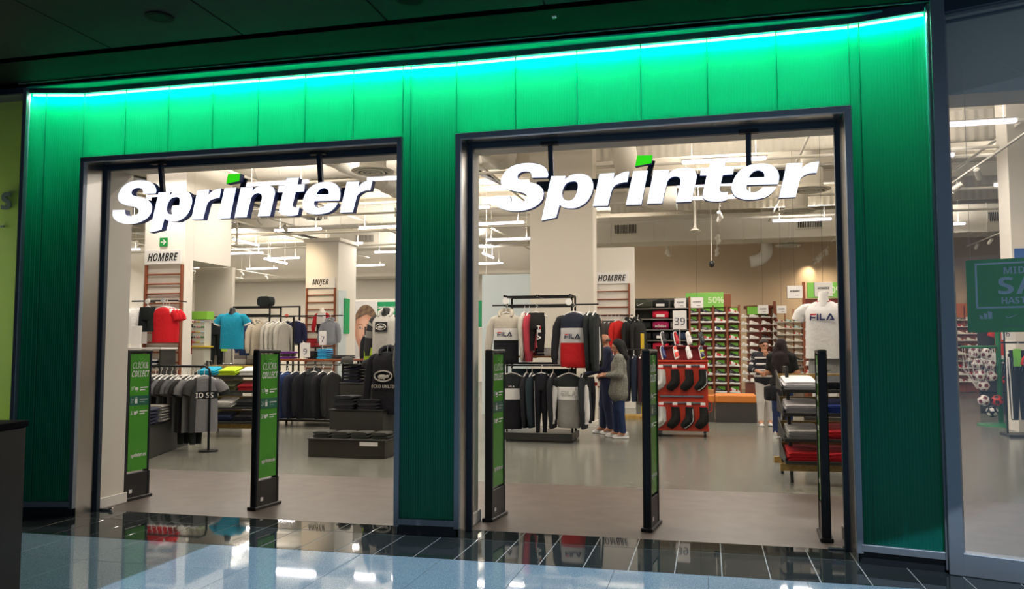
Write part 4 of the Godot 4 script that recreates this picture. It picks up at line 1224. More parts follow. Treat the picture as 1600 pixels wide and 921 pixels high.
	# black block with folded jeans in front of it
	var bl := thing("display_block", "black floor block with folded jeans by the doorway", "display block", Vector3(-7.68, 0, -9.83), 19)
	part(bl, "body", mbox(Vector3(0.8, 0.44, 1.95), 0.006), M.charcoal, Vector3(-0.2, 0.22, -0.83))
	part(bl, "top", mbox(Vector3(0.83, 0.02, 1.98), 0.003), M.black_plastic, Vector3(-0.2, 0.45, -0.83))
	stack("folded_jeans", "dark navy jeans folded in a pile on the black block", "jeans", Vector3(-7.68, 0.462, -9.95), 19, 5, 0.36, 0.42, 0.045, ["1b2038", "20243c"])
	stack("folded_jeans", "black jeans folded in the tall pile on the black block", "jeans", Vector3(-8.06, 0.462, -9.85), 19, 7, 0.34, 0.42, 0.045, ["17181c", "22232a"])
	stack("folded_trousers", "pale grey trousers folded on the black block", "trousers", Vector3(-7.84, 0.462, -10.42), 19, 6, 0.36, 0.4, 0.04, ["8d8b86", "9b9994"])
	stack("folded_trousers", "charcoal trousers folded at the back of the black block", "trousers", Vector3(-8.22, 0.462, -10.36), 19, 7, 0.36, 0.4, 0.045, ["3a3b40", "2a2b30"])
	# jacket rack under a brown table top
	var tb := thing("clothes_table", "brown topped table with dark jackets hanging below it", "table", Vector3(-7.8, 0, -15.3), 0)
	part(tb, "top", mbox(Vector3(1.75, 0.04, 0.9), 0.005), M.wood_red, Vector3(0, 1.29, 0))
	for x in [-0.8, 0.8]:
		for z in [-0.36, 0.36]: part(tb, "leg", mbox(Vector3(0.04, 1.27, 0.04), 0.003), M.black_metal, Vector3(x, 0.635, z))
	part(tb, "hang_bar", mtube([Vector3(-0.8, 1.2, 0.5), Vector3(0.8, 1.2, 0.5)], 0.014, 8), M.black_metal)
	for x in [-0.78, 0.78]: part(tb, "arm", mbar(Vector3(x, 1.2, 0.36), Vector3(x, 1.2, 0.51), 0.02, 0.02), M.black_metal)
	part(tb, "base_shelf", mbox(Vector3(1.6, 0.04, 0.8), 0.004), M.black_plastic, Vector3(0, 0.1, 0))
	var jc := ["16171a", "1a1b1f", "20222a", "141518", "1b2030", "2c4170", "263a66", "b5b2ac"]
	for k in 8:
		var front := k == 2
		var m := top_mesh(0.24, 0.9, [[0.0, lin(jc[k])]], "long", [], 0.1 if front else 0.065, 0.015, front, k + 4)
		hang("dark_jacket" if k < 7 else "white_jacket", ["black jacket hanging below the brown table top", "black hooded jacket facing the doorway below the brown table top", "blue jacket hanging below the brown table top", "pale grey jacket at the end of the brown table rail"][1 if front else (3 if k == 7 else (2 if k > 4 else 0))], "jacket", m, Vector3(-7.14 - 0.19 * k, 1.19, -14.74), 8.0 if front else (82 - 2 * k if k < 7 else 50), "jackets below the brown table" if not front and k < 7 else "")
	price_sign("9", Vector3(-7.8, 1.31, -14.9), 8, 0.2, 0.29, 0.03, "white price card with a 9 on the brown table")
	price_sign("7", Vector3(-7.75, 1.31, -15.55), 8, 0.15, 0.29, 0.28, "white price card with a 7 behind the brown table")
	stack("folded_shirt", "turquoise shirt folded in a pile on the brown table", "shirt", Vector3(-7.47, 1.312, -15.1), 0, 5, 0.22, 0.3, 0.04, ["2a9fd0", "1c84b8"])
	stack("folded_shirt", "black shirt folded in a pile on the brown table", "shirt", Vector3(-7.75, 1.312, -15.15), 0, 4, 0.28, 0.3, 0.04, ["1a1c20"])
	stack("folded_shirt", "dark patterned shirt folded at the end of the brown table", "shirt", Vector3(-7.12, 1.312, -15.2), 0, 2, 0.4, 0.3, 0.04, ["23242a", "3a3c44"])
	stack("folded_shirt", "purple and black shirts folded on the brown table", "shirt", Vector3(-8.3, 1.312, -15.15), 0, 3, 0.24, 0.3, 0.05, ["5a2078", "17181a"])
	var lc2 := part(self, "lime_card", mbox(Vector3(0.09, 0.2, 0.01), 0.002), M.lime_card, Vector3(-8.05, 1.412, -15.4))
	tag(lc2, "small lime card behind the number 9 price sign", "card")
	# table further in with navy stacks
	var tb2 := thing("display_table", "dark low table with navy stacks behind the jackets", "table", Vector3(-6.7, 0, -16.9))
	part(tb2, "top", mbox(Vector3(1.3, 0.04, 0.7), 0.004), M.charcoal, Vector3(0, 0.78, 0))
	part(tb2, "body", mbox(Vector3(1.2, 0.76, 0.6), 0.004), M.black_plastic, Vector3(0, 0.38, 0))
	stack("folded_shirt", "navy shirt in a pile on the dark low table", "shirt", Vector3(-6.62, 0.802, -16.8), 0, 10, 0.3, 0.34, 0.045, ["1c2444", "182040"])
	stack("folded_shirt", "coral shirt in a pile on the dark low table", "shirt", Vector3(-7.05, 0.802, -16.8), 0, 8, 0.26, 0.34, 0.045, ["23262e", "23262e", "23262e", "e0442c"])
	womens()
	dark_plinths()

func tier_shelf(at: Vector3, turn: float, w: float, label: String, goods: Array, where: String):
	var t := thing("tier_shelf", label, "shelf", at, turn)
	for x in [-w / 2 + 0.1, w / 2 - 0.1]:
		part(t, "leg", mbar(Vector3(x, 0, 0.25), Vector3(x, 1.3, 0.02), 0.035, 0.05, 0.003), M.charcoal)
		part(t, "leg", mbar(Vector3(x, 0, -0.45), Vector3(x, 1.3, -0.1), 0.035, 0.05, 0.003), M.charcoal)
	part(t, "stretcher", mbar(Vector3(-w / 2 - 0.03, 0.17, 0.27), Vector3(w / 2 + 0.03, 0.17, 0.27), 0.03, 0.08, 0.004), M.wood_pale)
	part(t, "stretcher", mbar(Vector3(-w / 2, 0.17, -0.4), Vector3(w / 2, 0.17, -0.4), 0.03, 0.08, 0.004), M.wood_pale)
	var ys := [1.06, 0.8, 0.52, 0.28]
	for i in goods.size():
		var y: float = ys[i]
		var z := 0.1 + 0.06 * i
		var tilt := 12.0
		part(t, "tray", mbox(Vector3(w, 0.018, 0.42), 0.003), M.charcoal, Vector3(0, y, z), Vector3(tilt, 0, 0))
		part(t, "lip", mbox(Vector3(w, 0.04, 0.012), 0.002), M.charcoal, Vector3(0, y - 0.03, z + 0.21), Vector3(tilt, 0, 0))
		part(t, "back_slat", mbox(Vector3(w, 0.09, 0.02), 0.003), M.wood_pale, Vector3(0, y + 0.11, z - 0.2))
		for sd in [-1.0, 1.0]:
			var b := B.new()
			b.prism(PackedVector2Array([Vector2(-0.2, 0.2), Vector2(-0.2, -0.02), Vector2(0.21, -0.02), Vector2(0.21, 0.02)]), -0.006, 0.006)
			part(t, "side_cheek", b.mesh(), M.charcoal, Vector3(sd * w / 2, y, z), Vector3(0, -90, 0))
		var n: int = goods[i].size()
		for k in n:
			var x := -w / 2 + w * (k + 0.5) / n
			var p := t.transform * Vector3(x, y + 0.012, z + 0.0)
			stack("folded_shirt", "%s shirt in a pile, %s tier of the %s" % [SHADE.get(goods[i][k][0], "dark"), ["top", "second", "third", "bottom"][i], where], "shirt", p, turn, 3, w / n * 0.86, 0.33, 0.032, goods[i][k], 12.0)
const SHADE := {"1aa5c8": "turquoise", "b6d424": "lime", "e8e6e2": "white", "1c46b8": "royal blue", "4d5230": "olive", "b01c24": "deep red", "22305e": "navy", "d8d6d2": "off-white", "20222a": "charcoal", "15161a": "black", "1c2444": "dark navy", "1a1b1e": "jet black",
	"ece9ea": "bright white", "26272b": "dark grey", "d5d2cd": "pale", "c2bdbc": "light grey", "1d3a86": "blue", "a9a6a0": "mid grey", "c01a22": "red", "b8161e": "crimson", "cf1f28": "scarlet", "39394a": "slate"}

func womens():
	var col := structure("wall_column")
	part(col, "shaft", mbox(Vector3(1.0, 4.55, 1.2), 0.004), M.white_paint, Vector3(-10.6, 2.27, -21.75))
	part(col, "head", mbox(Vector3(1.12, 0.1, 1.3), 0.01), M.white_paint, Vector3(-10.6, 4.6, -21.75))
	word_sign("MUJER", Vector3(-10.6, 3.38, -21.1), 0, "white board reading MUJER on the women's column")
	wall_bars(Vector3(-10.6, 0.4, -21.11), 0, 0.86, 2.83, "reddish wooden wall bars under the MUJER board")
	part(col, "side_panel", mbox(Vector3(0.03, 3.15, 0.5), 0.004), mt("blue_white", "ccd8da", 0.3), Vector3(-10.06, 1.58, -21.35))
	var rl := thing("clothes_rail", "clothes rail on the women's column with navy and grey tops", "clothes rail", Vector3(-10.3, 2.4, -20.0))
	part(rl, "bar", mtube([Vector3(-0.8, 0, 0), Vector3(0.9, 0, 0)], 0.014, 8), M.black_metal)
	for x in [-0.6, 0.1]: part(rl, "bracket", mbar(Vector3(x, 0, 0), Vector3(x, 0, -1.1), 0.025, 0.02), M.black_metal)
	hang("navy_sweater", "navy sweatshirt hanging on the women's column rail", "sweater", top_mesh(0.2, 0.62, [[0.0, lin("1a2140")]], "long", [], 0.1), Vector3(-10.74, 2.4, -19.98), 0)
	hang("grey_cardigan", "light grey cardigan on the women's column rail", "cardigan", top_mesh(0.2, 0.64, [[0.0, lin("85888f")]], "long", [], 0.1, 0.015, true), Vector3(-9.72, 2.4, -19.9), 0)
	torso("torso_form", "torso form in a red open jacket over a white shirt", Vector3(-10.25, 1.75, -20.5), 0, top_mesh(0.15, 0.62, [[0.0, lin("d6d4d2")], [0.58, lin("18191c")]], "long", [[0.0, lin("b51c28")]], 0.1, 0.005), 0.8, "e6e0d8", 0.9)
	var rs := thing("display_pedestal", "dark pedestal under the red jacket torso form", "pedestal", Vector3(-10.25, 0, -20.5))
	part(rs, "body", mbox(Vector3(0.7, 0.83, 0.5), 0.004), M.charcoal, Vector3(0, 0.415, 0))
	part(rs, "top", mbox(Vector3(0.74, 0.02, 0.54), 0.004), M.black_plastic, Vector3(0, 0.84, 0))
	var sh := thing("wall_shelf", "small shelf with red folded tops on the women's column", "shelf", Vector3(-10.35, 1.55, -20.25))
	part(sh, "board", mbox(Vector3(0.6, 0.025, 0.36), 0.003), M.charcoal)
	part(sh, "support", mbox(Vector3(0.04, 0.7, 0.04)), M.charcoal, Vector3(0, -0.36, -0.1))
	stack("folded_shirt", "red top folded on the small women's shelf", "shirt", Vector3(-10.35, 1.565, -20.22), 0, 5, 0.28, 0.3, 0.045, ["a3141e", "b8202a"])
	rail_disc(Vector3(-11.02, 2.4, -19.98), "d8604a")
	var pale := thing("clothes_rail", "far clothes rail with pale and dark tops", "clothes rail", Vector3(-12.4, 2.45, -21.4))
	part(pale, "bar", mtube([Vector3(-1.2, 0, 0), Vector3(1.0, 0, 0)], 0.016, 8), M.black_metal)
	for x in [-1.2, 1.0]: part(pale, "post", mbox(Vector3(0.04, 2.75, 0.04)), M.black_metal, Vector3(x, -1.075, 0))
	part(pale, "top_bar", mbox(Vector3(2.2, 0.04, 0.04)), M.black_metal, Vector3(-0.1, 0.28, 0))
	for k in 9: hang("far_top", "top on the far rail beside the women's column", "top", top_mesh(0.2, 0.7, [[0.0, lin(["23242a", "b8b2a6", "1c2236", "8c8a84", "c4bdb0"][k % 5])]], "long", [], 0.06, 0.02, false, k), Vector3(-13.3 + 0.22 * k, 2.45, -21.38), 80, "tops on the far rail")
	# poster of a smiling face, the green banner and sign
	var po := thing("face_poster", "large poster of a smiling fair-haired woman's face", "poster", Vector3(-10.62, 2.05, -24.2), 0)
	part(po, "frame", mbox(Vector3(0.84, 2.0, 0.03), 0.004), M.sign_white)
	part(po, "print", face_print(), print_mat(), Vector3(0, 0, 0.017))
	var gs := thing("green_sign", "green sign reading Complementos beside the face poster", "sign", Vector3(-9.9, 2.8, -24.25))
	part(gs, "board", mbox(Vector3(0.78, 0.42, 0.03), 0.004), mt("sign_green", "14935c", 0.5))
	part(gs, "lettering", letters("Complementos", 0.12, 0.0, true, 0.005, 0.75), M.sign_white, Vector3(0, 0.02, 0.018))
	var pw := struct("wall_partition", mbox(Vector3(2.6, 3.1, 0.1)), M.white_paint, Vector3(-10.2, 1.55, -24.34))
	pw.set_meta("kind", "structure")
	var bn := part(self, "green_banner", mbox(Vector3(0.03, 1.0, 0.34), 0.004), mt("banner_green", "12a05c", 0.5), Vector3(-10.03, 2.45, -21.6))
	tag(bn, "green banner board fixed edge-on to the women's column", "banner")
	var dk := thing("clothes_rail", "short rail with a long black coat beside the face poster", "clothes rail", Vector3(-10.0, 2.1, -23.4))
	part(dk, "bar", mtube([Vector3(-0.25, 0, 0), Vector3(0.25, 0, 0)], 0.014, 8), M.black_metal)
	part(dk, "post", mbox(Vector3(0.03, 2.2, 0.03)), M.black_metal, Vector3(-0.25, -1.0, 0))
	hang("black_coat", "long black coat hanging beside the face poster", "coat", top_mesh(0.19, 1.0, [[0.0, lin("141518")]], "long", [], 0.1), Vector3(-10.05, 2.1, -23.35), 40)
func print_mat() -> StandardMaterial3D:
	if M.has("face"): return M.face
	var im := Image.create(160, 400, false, Image.FORMAT_RGB8)
	for y in 400:
		for x in 160:
			var c := hexc("d4d3d2")
			# hair drawn back, neck, face, then the features, printed with soft tones
			var wob := 0.5 + 0.5 * sin(x * 0.13 + y * 0.11) * sin(x * 0.05 - y * 0.07)
			if Vector2((x - 88) / 80.0, (y - 150) / 128.0).length() < 1.0 and y < 250: c = hexc("5e4a3c").lerp(hexc("8a7058"), wob)
			if absf(x - 84.0) < 42.0 - (y - 250) * 0.05 and y > 250 and y < 380: c = hexc("b58068").lerp(hexc("c9937a"), clampf((x - 50) / 70.0, 0, 1))
			var fv := Vector2((x - 80) / 64.0, (y - 190) / 128.0)
			if fv.length() < 1.0 and y > 84 + absf(x - 92.0) * 0.5: c = hexc("e0b29a").lerp(hexc("b98066"), smoothstep(0.35, 1.0, fv.length()) * 0.8)
			for q in [50.0, 108.0]:
				var ev := Vector2((x - q) / 14.0, (y - 170.0 - absf(x - q) * 0.12) / 4.5)
				if ev.length() < 1.5: c = c.lerp(hexc("9a6a54"), 0.5)
				if ev.length() < 1.0: c = hexc("d8ccc4") if absf(x - q) > 5.5 else hexc("4a3a30")
				if absf(x - q) < 19.0 and absf(y - 150.0 - absf(x - q) * 0.22) < 2.5: c = hexc("80604a")
			if Vector2((x - 76) / 13.0, (y - 222) / 7.0).length() < 1.0: c = c.lerp(hexc("b07258"), 0.55)
			var my := 262.0 - pow((x - 80.0) / 34.0, 2.0) * 15.0
			var mh := 19.0 * (1.0 - pow((x - 80.0) / 34.0, 2.0))
			if absf(x - 80.0) < 34.0 and y > my - 4.0 and y < my + mh + 4.0: c = hexc("f0eae6") if y > my and y < my + mh - 4.0 else hexc("b86a62")
			if Vector2((x - 86) / 90.0, (y - 410) / 56.0).length() < 1.0: c = hexc("e2e0dc")
			im.set_pixel(x, y, c)
	var m := mt("face", "ffffff", 0.5)
	m.albedo_texture = ImageTexture.create_from_image(im)
	return m
func face_print() -> ArrayMesh:
	var b := B.new()
	b.quad(Vector3(-0.4, -0.98, 0), Vector3(-0.4, 0.98, 0), Vector3(0.4, 0.98, 0), Vector3(0.4, -0.98, 0))
	return b.mesh()

func oval_badge(parent: Node, at: Vector3, k: float, colour: String, turn := Vector3.ZERO):
	var b := B.new()
	b.col = lin(colour)
	var a := []
	for i in 25:
		var an := TAU * i / 24
		a.append(Vector3(cos(an) * 0.16, sin(an) * 0.085, 0) * k)
	b.tube(a, 0.014 * k, 6, false)
	b.ball(Vector3(-0.02, -0.01, 0) * k, Vector3(0.085, 0.04, 0.01) * k, 10, 6)
	b.ball(Vector3(0.075, -0.005, 0) * k, Vector3(0.035, 0.03, 0.01) * k, 8, 5)
	b.bar(Vector3(0.1, 0.005, 0) * k, Vector3(0.12, 0.04, 0) * k, 0.012 * k, 0.012 * k)
	for x in [-0.07, 0.02]: b.bar(Vector3(x, -0.03, 0) * k, Vector3(x, -0.06, 0) * k, 0.02 * k, 0.012 * k)
	part(parent, "badge", b.mesh(), M.paint, at, turn)
func dark_plinths():
	var p := thing("display_plinth", "dark low floor plinth with a white label on its edge", "plinth", Vector3(-4.9, 0, -11.25))
	part(p, "body", mbox(Vector3(1.15, 0.24, 1.25), 0.004), mt("dark_glass", "26251f", 0.12), Vector3(-0.02, 0.12, 0))
	part(p, "top", mbox(Vector3(1.18, 0.02, 1.28), 0.003), M.charcoal, Vector3(-0.02, 0.25, 0))
	part(p, "label_strip", mbox(Vector3(0.27, 0.055, 0.004)), M.sign_white, Vector3(0.32, 0.2, 0.632))
	p = thing("display_plinth", "dark middle step plinth with folded clothes", "plinth", Vector3(-5.15, 0.26, -11.6))
	part(p, "body", mbox(Vector3(0.85, 0.33, 0.5), 0.004), M.charcoal, Vector3(0.05, 0.165, 0))
	part(p, "top", mbox(Vector3(0.88, 0.02, 0.52), 0.003), M.black_plastic, Vector3(0.05, 0.34, 0))
	p = thing("display_plinth", "dark tall step plinth behind the white hoodie form", "plinth", Vector3(-5.3, 0, -12.5))
	part(p, "body", mbox(Vector3(1.2, 0.95, 0.7), 0.004), M.charcoal, Vector3(0.15, 0.475, 0))
	part(p, "top", mbox(Vector3(1.22, 0.02, 0.72), 0.003), M.black_plastic, Vector3(0.15, 0.96, 0))
	for k in 4: stack("folded_jeans", "dark camouflage trousers folded along the plinth edge", "trousers", Vector3(-5.33 + 0.29 * k, 0.262, -10.82), 0, 2, 0.25, 0.3, 0.045, ["2a2b27", "3b3c36"])
	for k in 2: stack("folded_shirt", "black tops folded on the middle step plinth", "shirt", Vector3(-5.32 + 0.38 * k, 0.612, -11.55), 0, 4 - k, 0.34, 0.34, 0.05, ["1b1c1f", "2c2d30"])
	stack("folded_shirt", "grey tops folded on the tall step plinth", "shirt", Vector3(-5.2, 0.972, -12.4), 0, 5, 0.3, 0.34, 0.05, ["55554f", "6a6a64"])
	stack("folded_shirt", "navy tops folded at the end of the tall step plinth", "shirt", Vector3(-5.6, 0.972, -12.4), 0, 6, 0.3, 0.34, 0.05, ["191c2c", "15161a"])
	for q in [[-5.72, 1.27, "4a4b46"], [-5.35, 1.222, "1b1b1d"]]:
		var b := B.new()
		b.col = lin(q[2])
		b.lathe([Vector2(0.1, 0.0), Vector2(0.105, 0.05), Vector2(0.085, 0.1), Vector2(0.0, 0.125)], 14)
		b.prism(PackedVector2Array([Vector2(-0.08, 0.0), Vector2(0.08, 0.0), Vector2(0.06, 0.012), Vector2(-0.06, 0.012)]), 0.06, 0.17)
		var o := part(self, "peaked_cap", b.mesh(), M.cloth, Vector3(q[0], q[1], -12.35))
		tag(o, "%s peaked cap lying on the stacked tops" % ("grey" if q[2] == "4a4b46" else "black"), "cap")
	var lc := part(self, "lime_card", mbox(Vector3(0.16, 0.22, 0.01), 0.002), M.lime_card, Vector3(-5.52, 1.42, -12.75))
	tag(lc, "lime card standing behind the white hoodie form", "card")
	part(lc, "stem", mtube([Vector3(0, -0.44, 0), Vector3(0, 0, 0)], 0.006, 6), M.steel)
	var w := lin("c9c5bd")
	var pat := lin("35353a")
	var t := torso("torso_form", "torso form in a white hoodie with dark patterned sleeves", Vector3(-5.05, 1.36, -12.35), -8, top_mesh(0.24, 0.75, [[0.0, w]], "long", [[0.0, pat], [0.2, lin("b0aca4")], [0.27, pat], [0.42, lin("8d8a84")], [0.5, pat]], 0.14, 0.006, true, 4), 0.73, "1a1b1d", 0.39)
	part(t, "chest_print", mbox(Vector3(0.22, 0.16, 0.004)), mt("print_dark", "2a2a2d", 0.7), Vector3(0, 0.5, 0.155), Vector3(-4, 0, 0))
	oval_badge(t, Vector3(0, 0.5, 0.165), 0.55, "d6d2ca", Vector3(-4, 0, 0))
	var bk := thing("hoodie_stand", "black hoodie with a pale oval badge on a slim stand", "clothes stand", Vector3(-4.72, 0.262, -11.62), -5)
	part(bk, "pole", mtube([Vector3(0, 0, 0), Vector3(0, 1.3, 0)], 0.012, 8), M.steel)
	part(bk, "foot", mbox(Vector3(0.3, 0.02, 0.26), 0.003), M.black_metal, Vector3(0, 0.01, 0))
	part(bk, "hoodie", top_mesh(0.25, 0.95, [[0.0, lin("141416")]], "long", [[0.0, lin("141416")]], 0.12, 0.008, true, 6), M.cloth, Vector3(0, 1.22, 0))
	oval_badge(bk, Vector3(0.0, 0.84, 0.14), 0.9, "a9a49c", Vector3(-4, 0, 0))
	part(bk, "lettering", letters("ECKO UNLTD", 0.05, 0.0, true, 0.004, 0.9), mt("print_pale", "a9a49c", 0.7), Vector3(0.0, 0.69, 0.145), Vector3(-4, 0, 0))
	hang("patterned_scarf", "black and white patterned scarf hanging on the black hoodie stand", "scarf", legs_mesh(0.07, 0.5, lin("6a6862")), Vector3(-4.5, 1.72, -11.5), -15, "", false)

func mini_sign(at: Vector3, turn: float, w: float, label: String, drop := 0.0):
	var t := thing("hanging_sign", label, "sign", at, turn)
	part(t, "board", mbox(Vector3(w, w * 0.85, 0.1), 0.004), M.charcoal)
	part(t, "face", mbox(Vector3(w, w * 0.85, 0.006), 0.002), M.sign_white, Vector3(0, 0, 0.052))
	part(t, "lettering", letters("HOMBRE", w * 0.14, 0.2, true, 0.003, 0.8), M.ink, Vector3(0, 0.02, 0.057))
	part(t, "text_line", mbox(Vector3(w * 0.3, 0.012, 0.002)), M.ink, Vector3(w * 0.12, -0.07, 0.057))
	if drop > 0.0: part(t, "arm", mbar(Vector3(0, 0, -0.05), Vector3(0, 0, -drop), 0.03, 0.03), M.charcoal)
	else: part(t, "pole", mtube([Vector3(0, w * 0.42, 0), Vector3(0, 6.4 - at.y, 0)], 0.003, 5), M.charcoal)
func bag_mesh(w: float, h: float, d: float, colour: Color) -> ArrayMesh:
	var b := B.new()
	b.col = colour
	var rows := []
	for i in 9:
		var s := i / 8.0
		var k := 1.0 - 0.18 * pow(absf(s * 2 - 1), 4)
		var l := []
		for j in 14:
			var an := TAU * j / 14
			l.append(Vector3((s - 0.5) * w, h / 2 + signf(sin(an)) * pow(absf(sin(an)), 0.6) * h / 2 * k, signf(cos(an)) * pow(absf(cos(an)), 0.6) * d / 2 * k))
		rows.append(l)
	b.loft(rows)
	b.col = colour.darkened(0.3)
	for x in [-w * 0.22, w * 0.22]:
		b.bar(Vector3(x, h * 0.1, d / 2 + 0.004), Vector3(x, h * 0.95, d * 0.36), 0.025, 0.01)
	b.tube([Vector3(-w * 0.22, h * 0.9, d * 0.3), Vector3(-w * 0.12, h * 1.08, d * 0.15), Vector3(w * 0.12, h * 1.08, d * 0.15), Vector3(w * 0.22, h * 0.9, d * 0.3)], 0.012, 6)
	return b.mesh()
func swoosh(k: float) -> ArrayMesh:
	var b := B.new()
	b.col = lin("eeeeee")
	b.prism(PackedVector2Array([Vector2(0.5, 0.2) * k, Vector2(-0.25, -0.1) * k, Vector2(-0.42, -0.1) * k, Vector2(-0.46, 0.0) * k, Vector2(-0.4, 0.1) * k, Vector2(-0.5, 0.0) * k, Vector2(-0.48, -0.16) * k, Vector2(-0.34, -0.2) * k, Vector2(-0.15, -0.15) * k]), -0.003, 0.003)
	return b.mesh()
func sock_mesh(colour: Color, edge: Color) -> ArrayMesh:
	var b := B.new()
	b.col = colour
	b.xf = Transform3D(Basis.from_scale(Vector3(1.25, 1, 0.45)), Vector3.ZERO)
	b.tube([Vector3(0, 0.0, 0), Vector3(0.0, -0.08, 0), Vector3(0.005, -0.16, 0), Vector3(-0.005, -0.22, 0), Vector3(-0.04, -0.27, 0), Vector3(-0.08, -0.32, 0), Vector3(-0.095, -0.345, 0)], [0.05, 0.048, 0.05, 0.058, 0.056, 0.045, 0.02], 12)
	b.col = edge
	b.tube([Vector3(0.045, -0.03, 0), Vector3(0.05, -0.16, 0), Vector3(0.052, -0.23, 0), Vector3(0.01, -0.3, 0), Vector3(-0.06, -0.36, 0)], 0.012, 6)
	return b.mesh()

func right_side():
	var white := lin("e4e2de"); var black := lin("15161a"); var navy := lin("13172a"); var red := lin("b8141c"); var grey := lin("8f8c86"); var bone := lin("b3ab9c")
	# cream pillar, blue-white partition, green sign
	var pl := structure("wall_column")
	part(pl, "shaft", mbox(Vector3(1.27, 6.4, 0.55), 0.004), M.cream, Vector3(-2.83, 3.2, -16.25))
	part(pl, "skirting", mbox(Vector3(1.3, 0.1, 0.58), 0.004), M.skirting, Vector3(-2.83, 0.05, -16.25))
	var bp := struct("wall_partition", mbox(Vector3(1.5, 3.25, 0.12), 0.003), mt("blue_white", "ccd8da", 0.3), Vector3(-4.4, 1.625, -18.5))
	bp.set_meta("kind", "structure")
	var gs := thing("green_sign", "green hanging sign with yellow letters beyond the cream doorway edge", "sign", Vector3(-6.35, 2.55, -23.2))
	part(gs, "board", mbox(Vector3(0.6, 0.78, 0.03), 0.004), M.sign_green)
	part(gs, "lettering", letters("AH", 0.12, 0.1, true, 0.004), mt("yellow", "d8b62c", 0.5), Vector3(0.08, 0.0, 0.018))
	part(gs, "pole", mtube([Vector3(0, 0.39, 0), Vector3(0, 3.85, 0)], 0.008, 6), M.duct)
	# colour-block sweatshirt stand
	var st := thing("clothes_stand", "two-tier black stand of colour-block sweatshirts on a grey platform", "clothes rack", Vector3(-2.74, 0, -13.5))
	part(st, "platform", mbox(Vector3(1.15, 0.12, 0.75), 0.006), mt("platform", "4b4a48", 0.35), Vector3(0, 0.08, -0.05))
	for x in [-0.55, 0.55]:
		for z in [0.3, -0.4]: part(st, "post", mbox(Vector3(0.03, 2.4, 0.03), 0.003), M.black_metal, Vector3(x, 1.2, z * 0.5))
	for z in [0.15, -0.2]:
		for y in [2.385, 2.23, 1.27]: part(st, "crossbar", mbox(Vector3(1.13, 0.03, 0.03), 0.003), M.black_metal, Vector3(0, y, z))
	for y in [2.385, 2.23]:
		for x in [-0.55, 0.0, 0.55]: part(st, "arm", mbar(Vector3(x, y, -0.2), Vector3(x, y, 0.36), 0.025, 0.03), M.black_metal)
	part(st, "hang_bar", mtube([Vector3(-0.75, 2.23, 0.36), Vector3(1.02, 2.23, 0.36)], 0.013, 8), M.black_metal)
	part(st, "hang_bar", mtube([Vector3(-0.75, 1.24, 0.36), Vector3(0.62, 1.24, 0.36)], 0.013, 8), M.black_metal)
	for x in [-0.55, 0.55]: part(st, "arm", mbar(Vector3(x, 1.24, 0.15), Vector3(x, 1.24, 0.37), 0.025, 0.025), M.black_metal)
	part(st, "shelf", mbox(Vector3(1.1, 0.03, 0.36), 0.003), mt("shelf_wood", "a8743c", 0.5), Vector3(0, 1.38, 0.0))
	part(st, "back_panel", mbox(Vector3(1.08, 0.75, 0.02), 0.002), mt("teal_panel", "16323c", 0.6), Vector3(0, 0.8, -0.18))
	for q in [[-3.25, 2.3], [-2.2, 2.27], [-3.28, 1.28], [-2.17, 1.27]]: rail_disc(Vector3(q[0], q[1], -13.1))
	var h1 := hang("banded_hoodie", "stone, white and black hooded top with a chest logo", "hoodie", top_mesh(0.215, 0.84, [[0.0, bone], [0.3, white], [0.53, lin("121318")]], "long", [[0.0, lin("bdb7aa")]], 0.11, 0.01, true, 2), Vector3(-3.25, 2.23, -13.12))
	block_logo(h1, Vector3(0.01, -0.48, 0.128), 0.075, "1a2038", "c01822")
	for k in [1, 2]: hang("pale_hoodie", "pale hooded top packed behind the stone and black hoodie", "hoodie", top_mesh(0.2, 0.8, [[0.0, lin(["bdb7aa", "a83440"][k - 1])]], "long", [], 0.04, 0.01, false, k), Vector3(-3.03 + 0.08 * k, 2.23, -13.16), 88, "tops packed behind the stone hoodie")
	var tp := hang("black_trousers", "black track trousers with a vertical logo in the sweatshirt stand", "trousers", legs_mesh(0.155, 0.62, lin("17181c")), Vector3(-2.75, 2.23, -13.12))
	block_logo(tp, Vector3(0.07, -0.46, 0.088), 0.07, "e6e4e0", "c01822", Vector3(0, 0, -90))
	var h3 := hang("banded_sweatshirt", "navy, grey and red sweatshirt with a chest logo", "sweatshirt", top_mesh(0.225, 0.88, [[0.0, navy], [0.29, lin("c0bfbe")], [0.56, red]], "long", [[0.0, lin("17181e")]], 0.12, 0.01, false, 3), Vector3(-2.12, 2.23, -13.1))
	block_logo(h3, Vector3(0.0, -0.52, 0.14), 0.076, "1a2038", "c01822")
	hang("banded_sweatshirt", "second navy and red sweatshirt packed behind the first", "sweatshirt", top_mesh(0.22, 0.9, [[0.0, navy], [0.29, white], [0.56, red]], "long", [[0.0, white]], 0.1, 0.01, false, 5), Vector3(-2.08, 2.23, -13.36), 6)
	for k in 2: hang("black_jacket", "black jacket at the pillar end of the sweatshirt stand", "jacket", top_mesh(0.2, 0.95, [[0.0, black]], "long", [[0.0, black]], 0.045, 0.01, false, 7 + k), Vector3(-1.88 + 0.09 * k, 2.23, -13.22), 84, "black jackets at the stand end")
	var l1 := hang("banded_sweatshirt", "black sweatshirt with a white chest band on the lower rail", "sweatshirt", top_mesh(0.19, 0.9, [[0.0, black], [0.27, white], [0.47, lin("111216")]], "long", [[0.0, black], [0.27, white], [0.45, black]], 0.11, 0.012, false, 4), Vector3(-3.16, 1.24, -13.12), 15)
	block_logo(l1, Vector3(0.0, -0.34, 0.125), 0.028, "e8e6e2", "c01822")
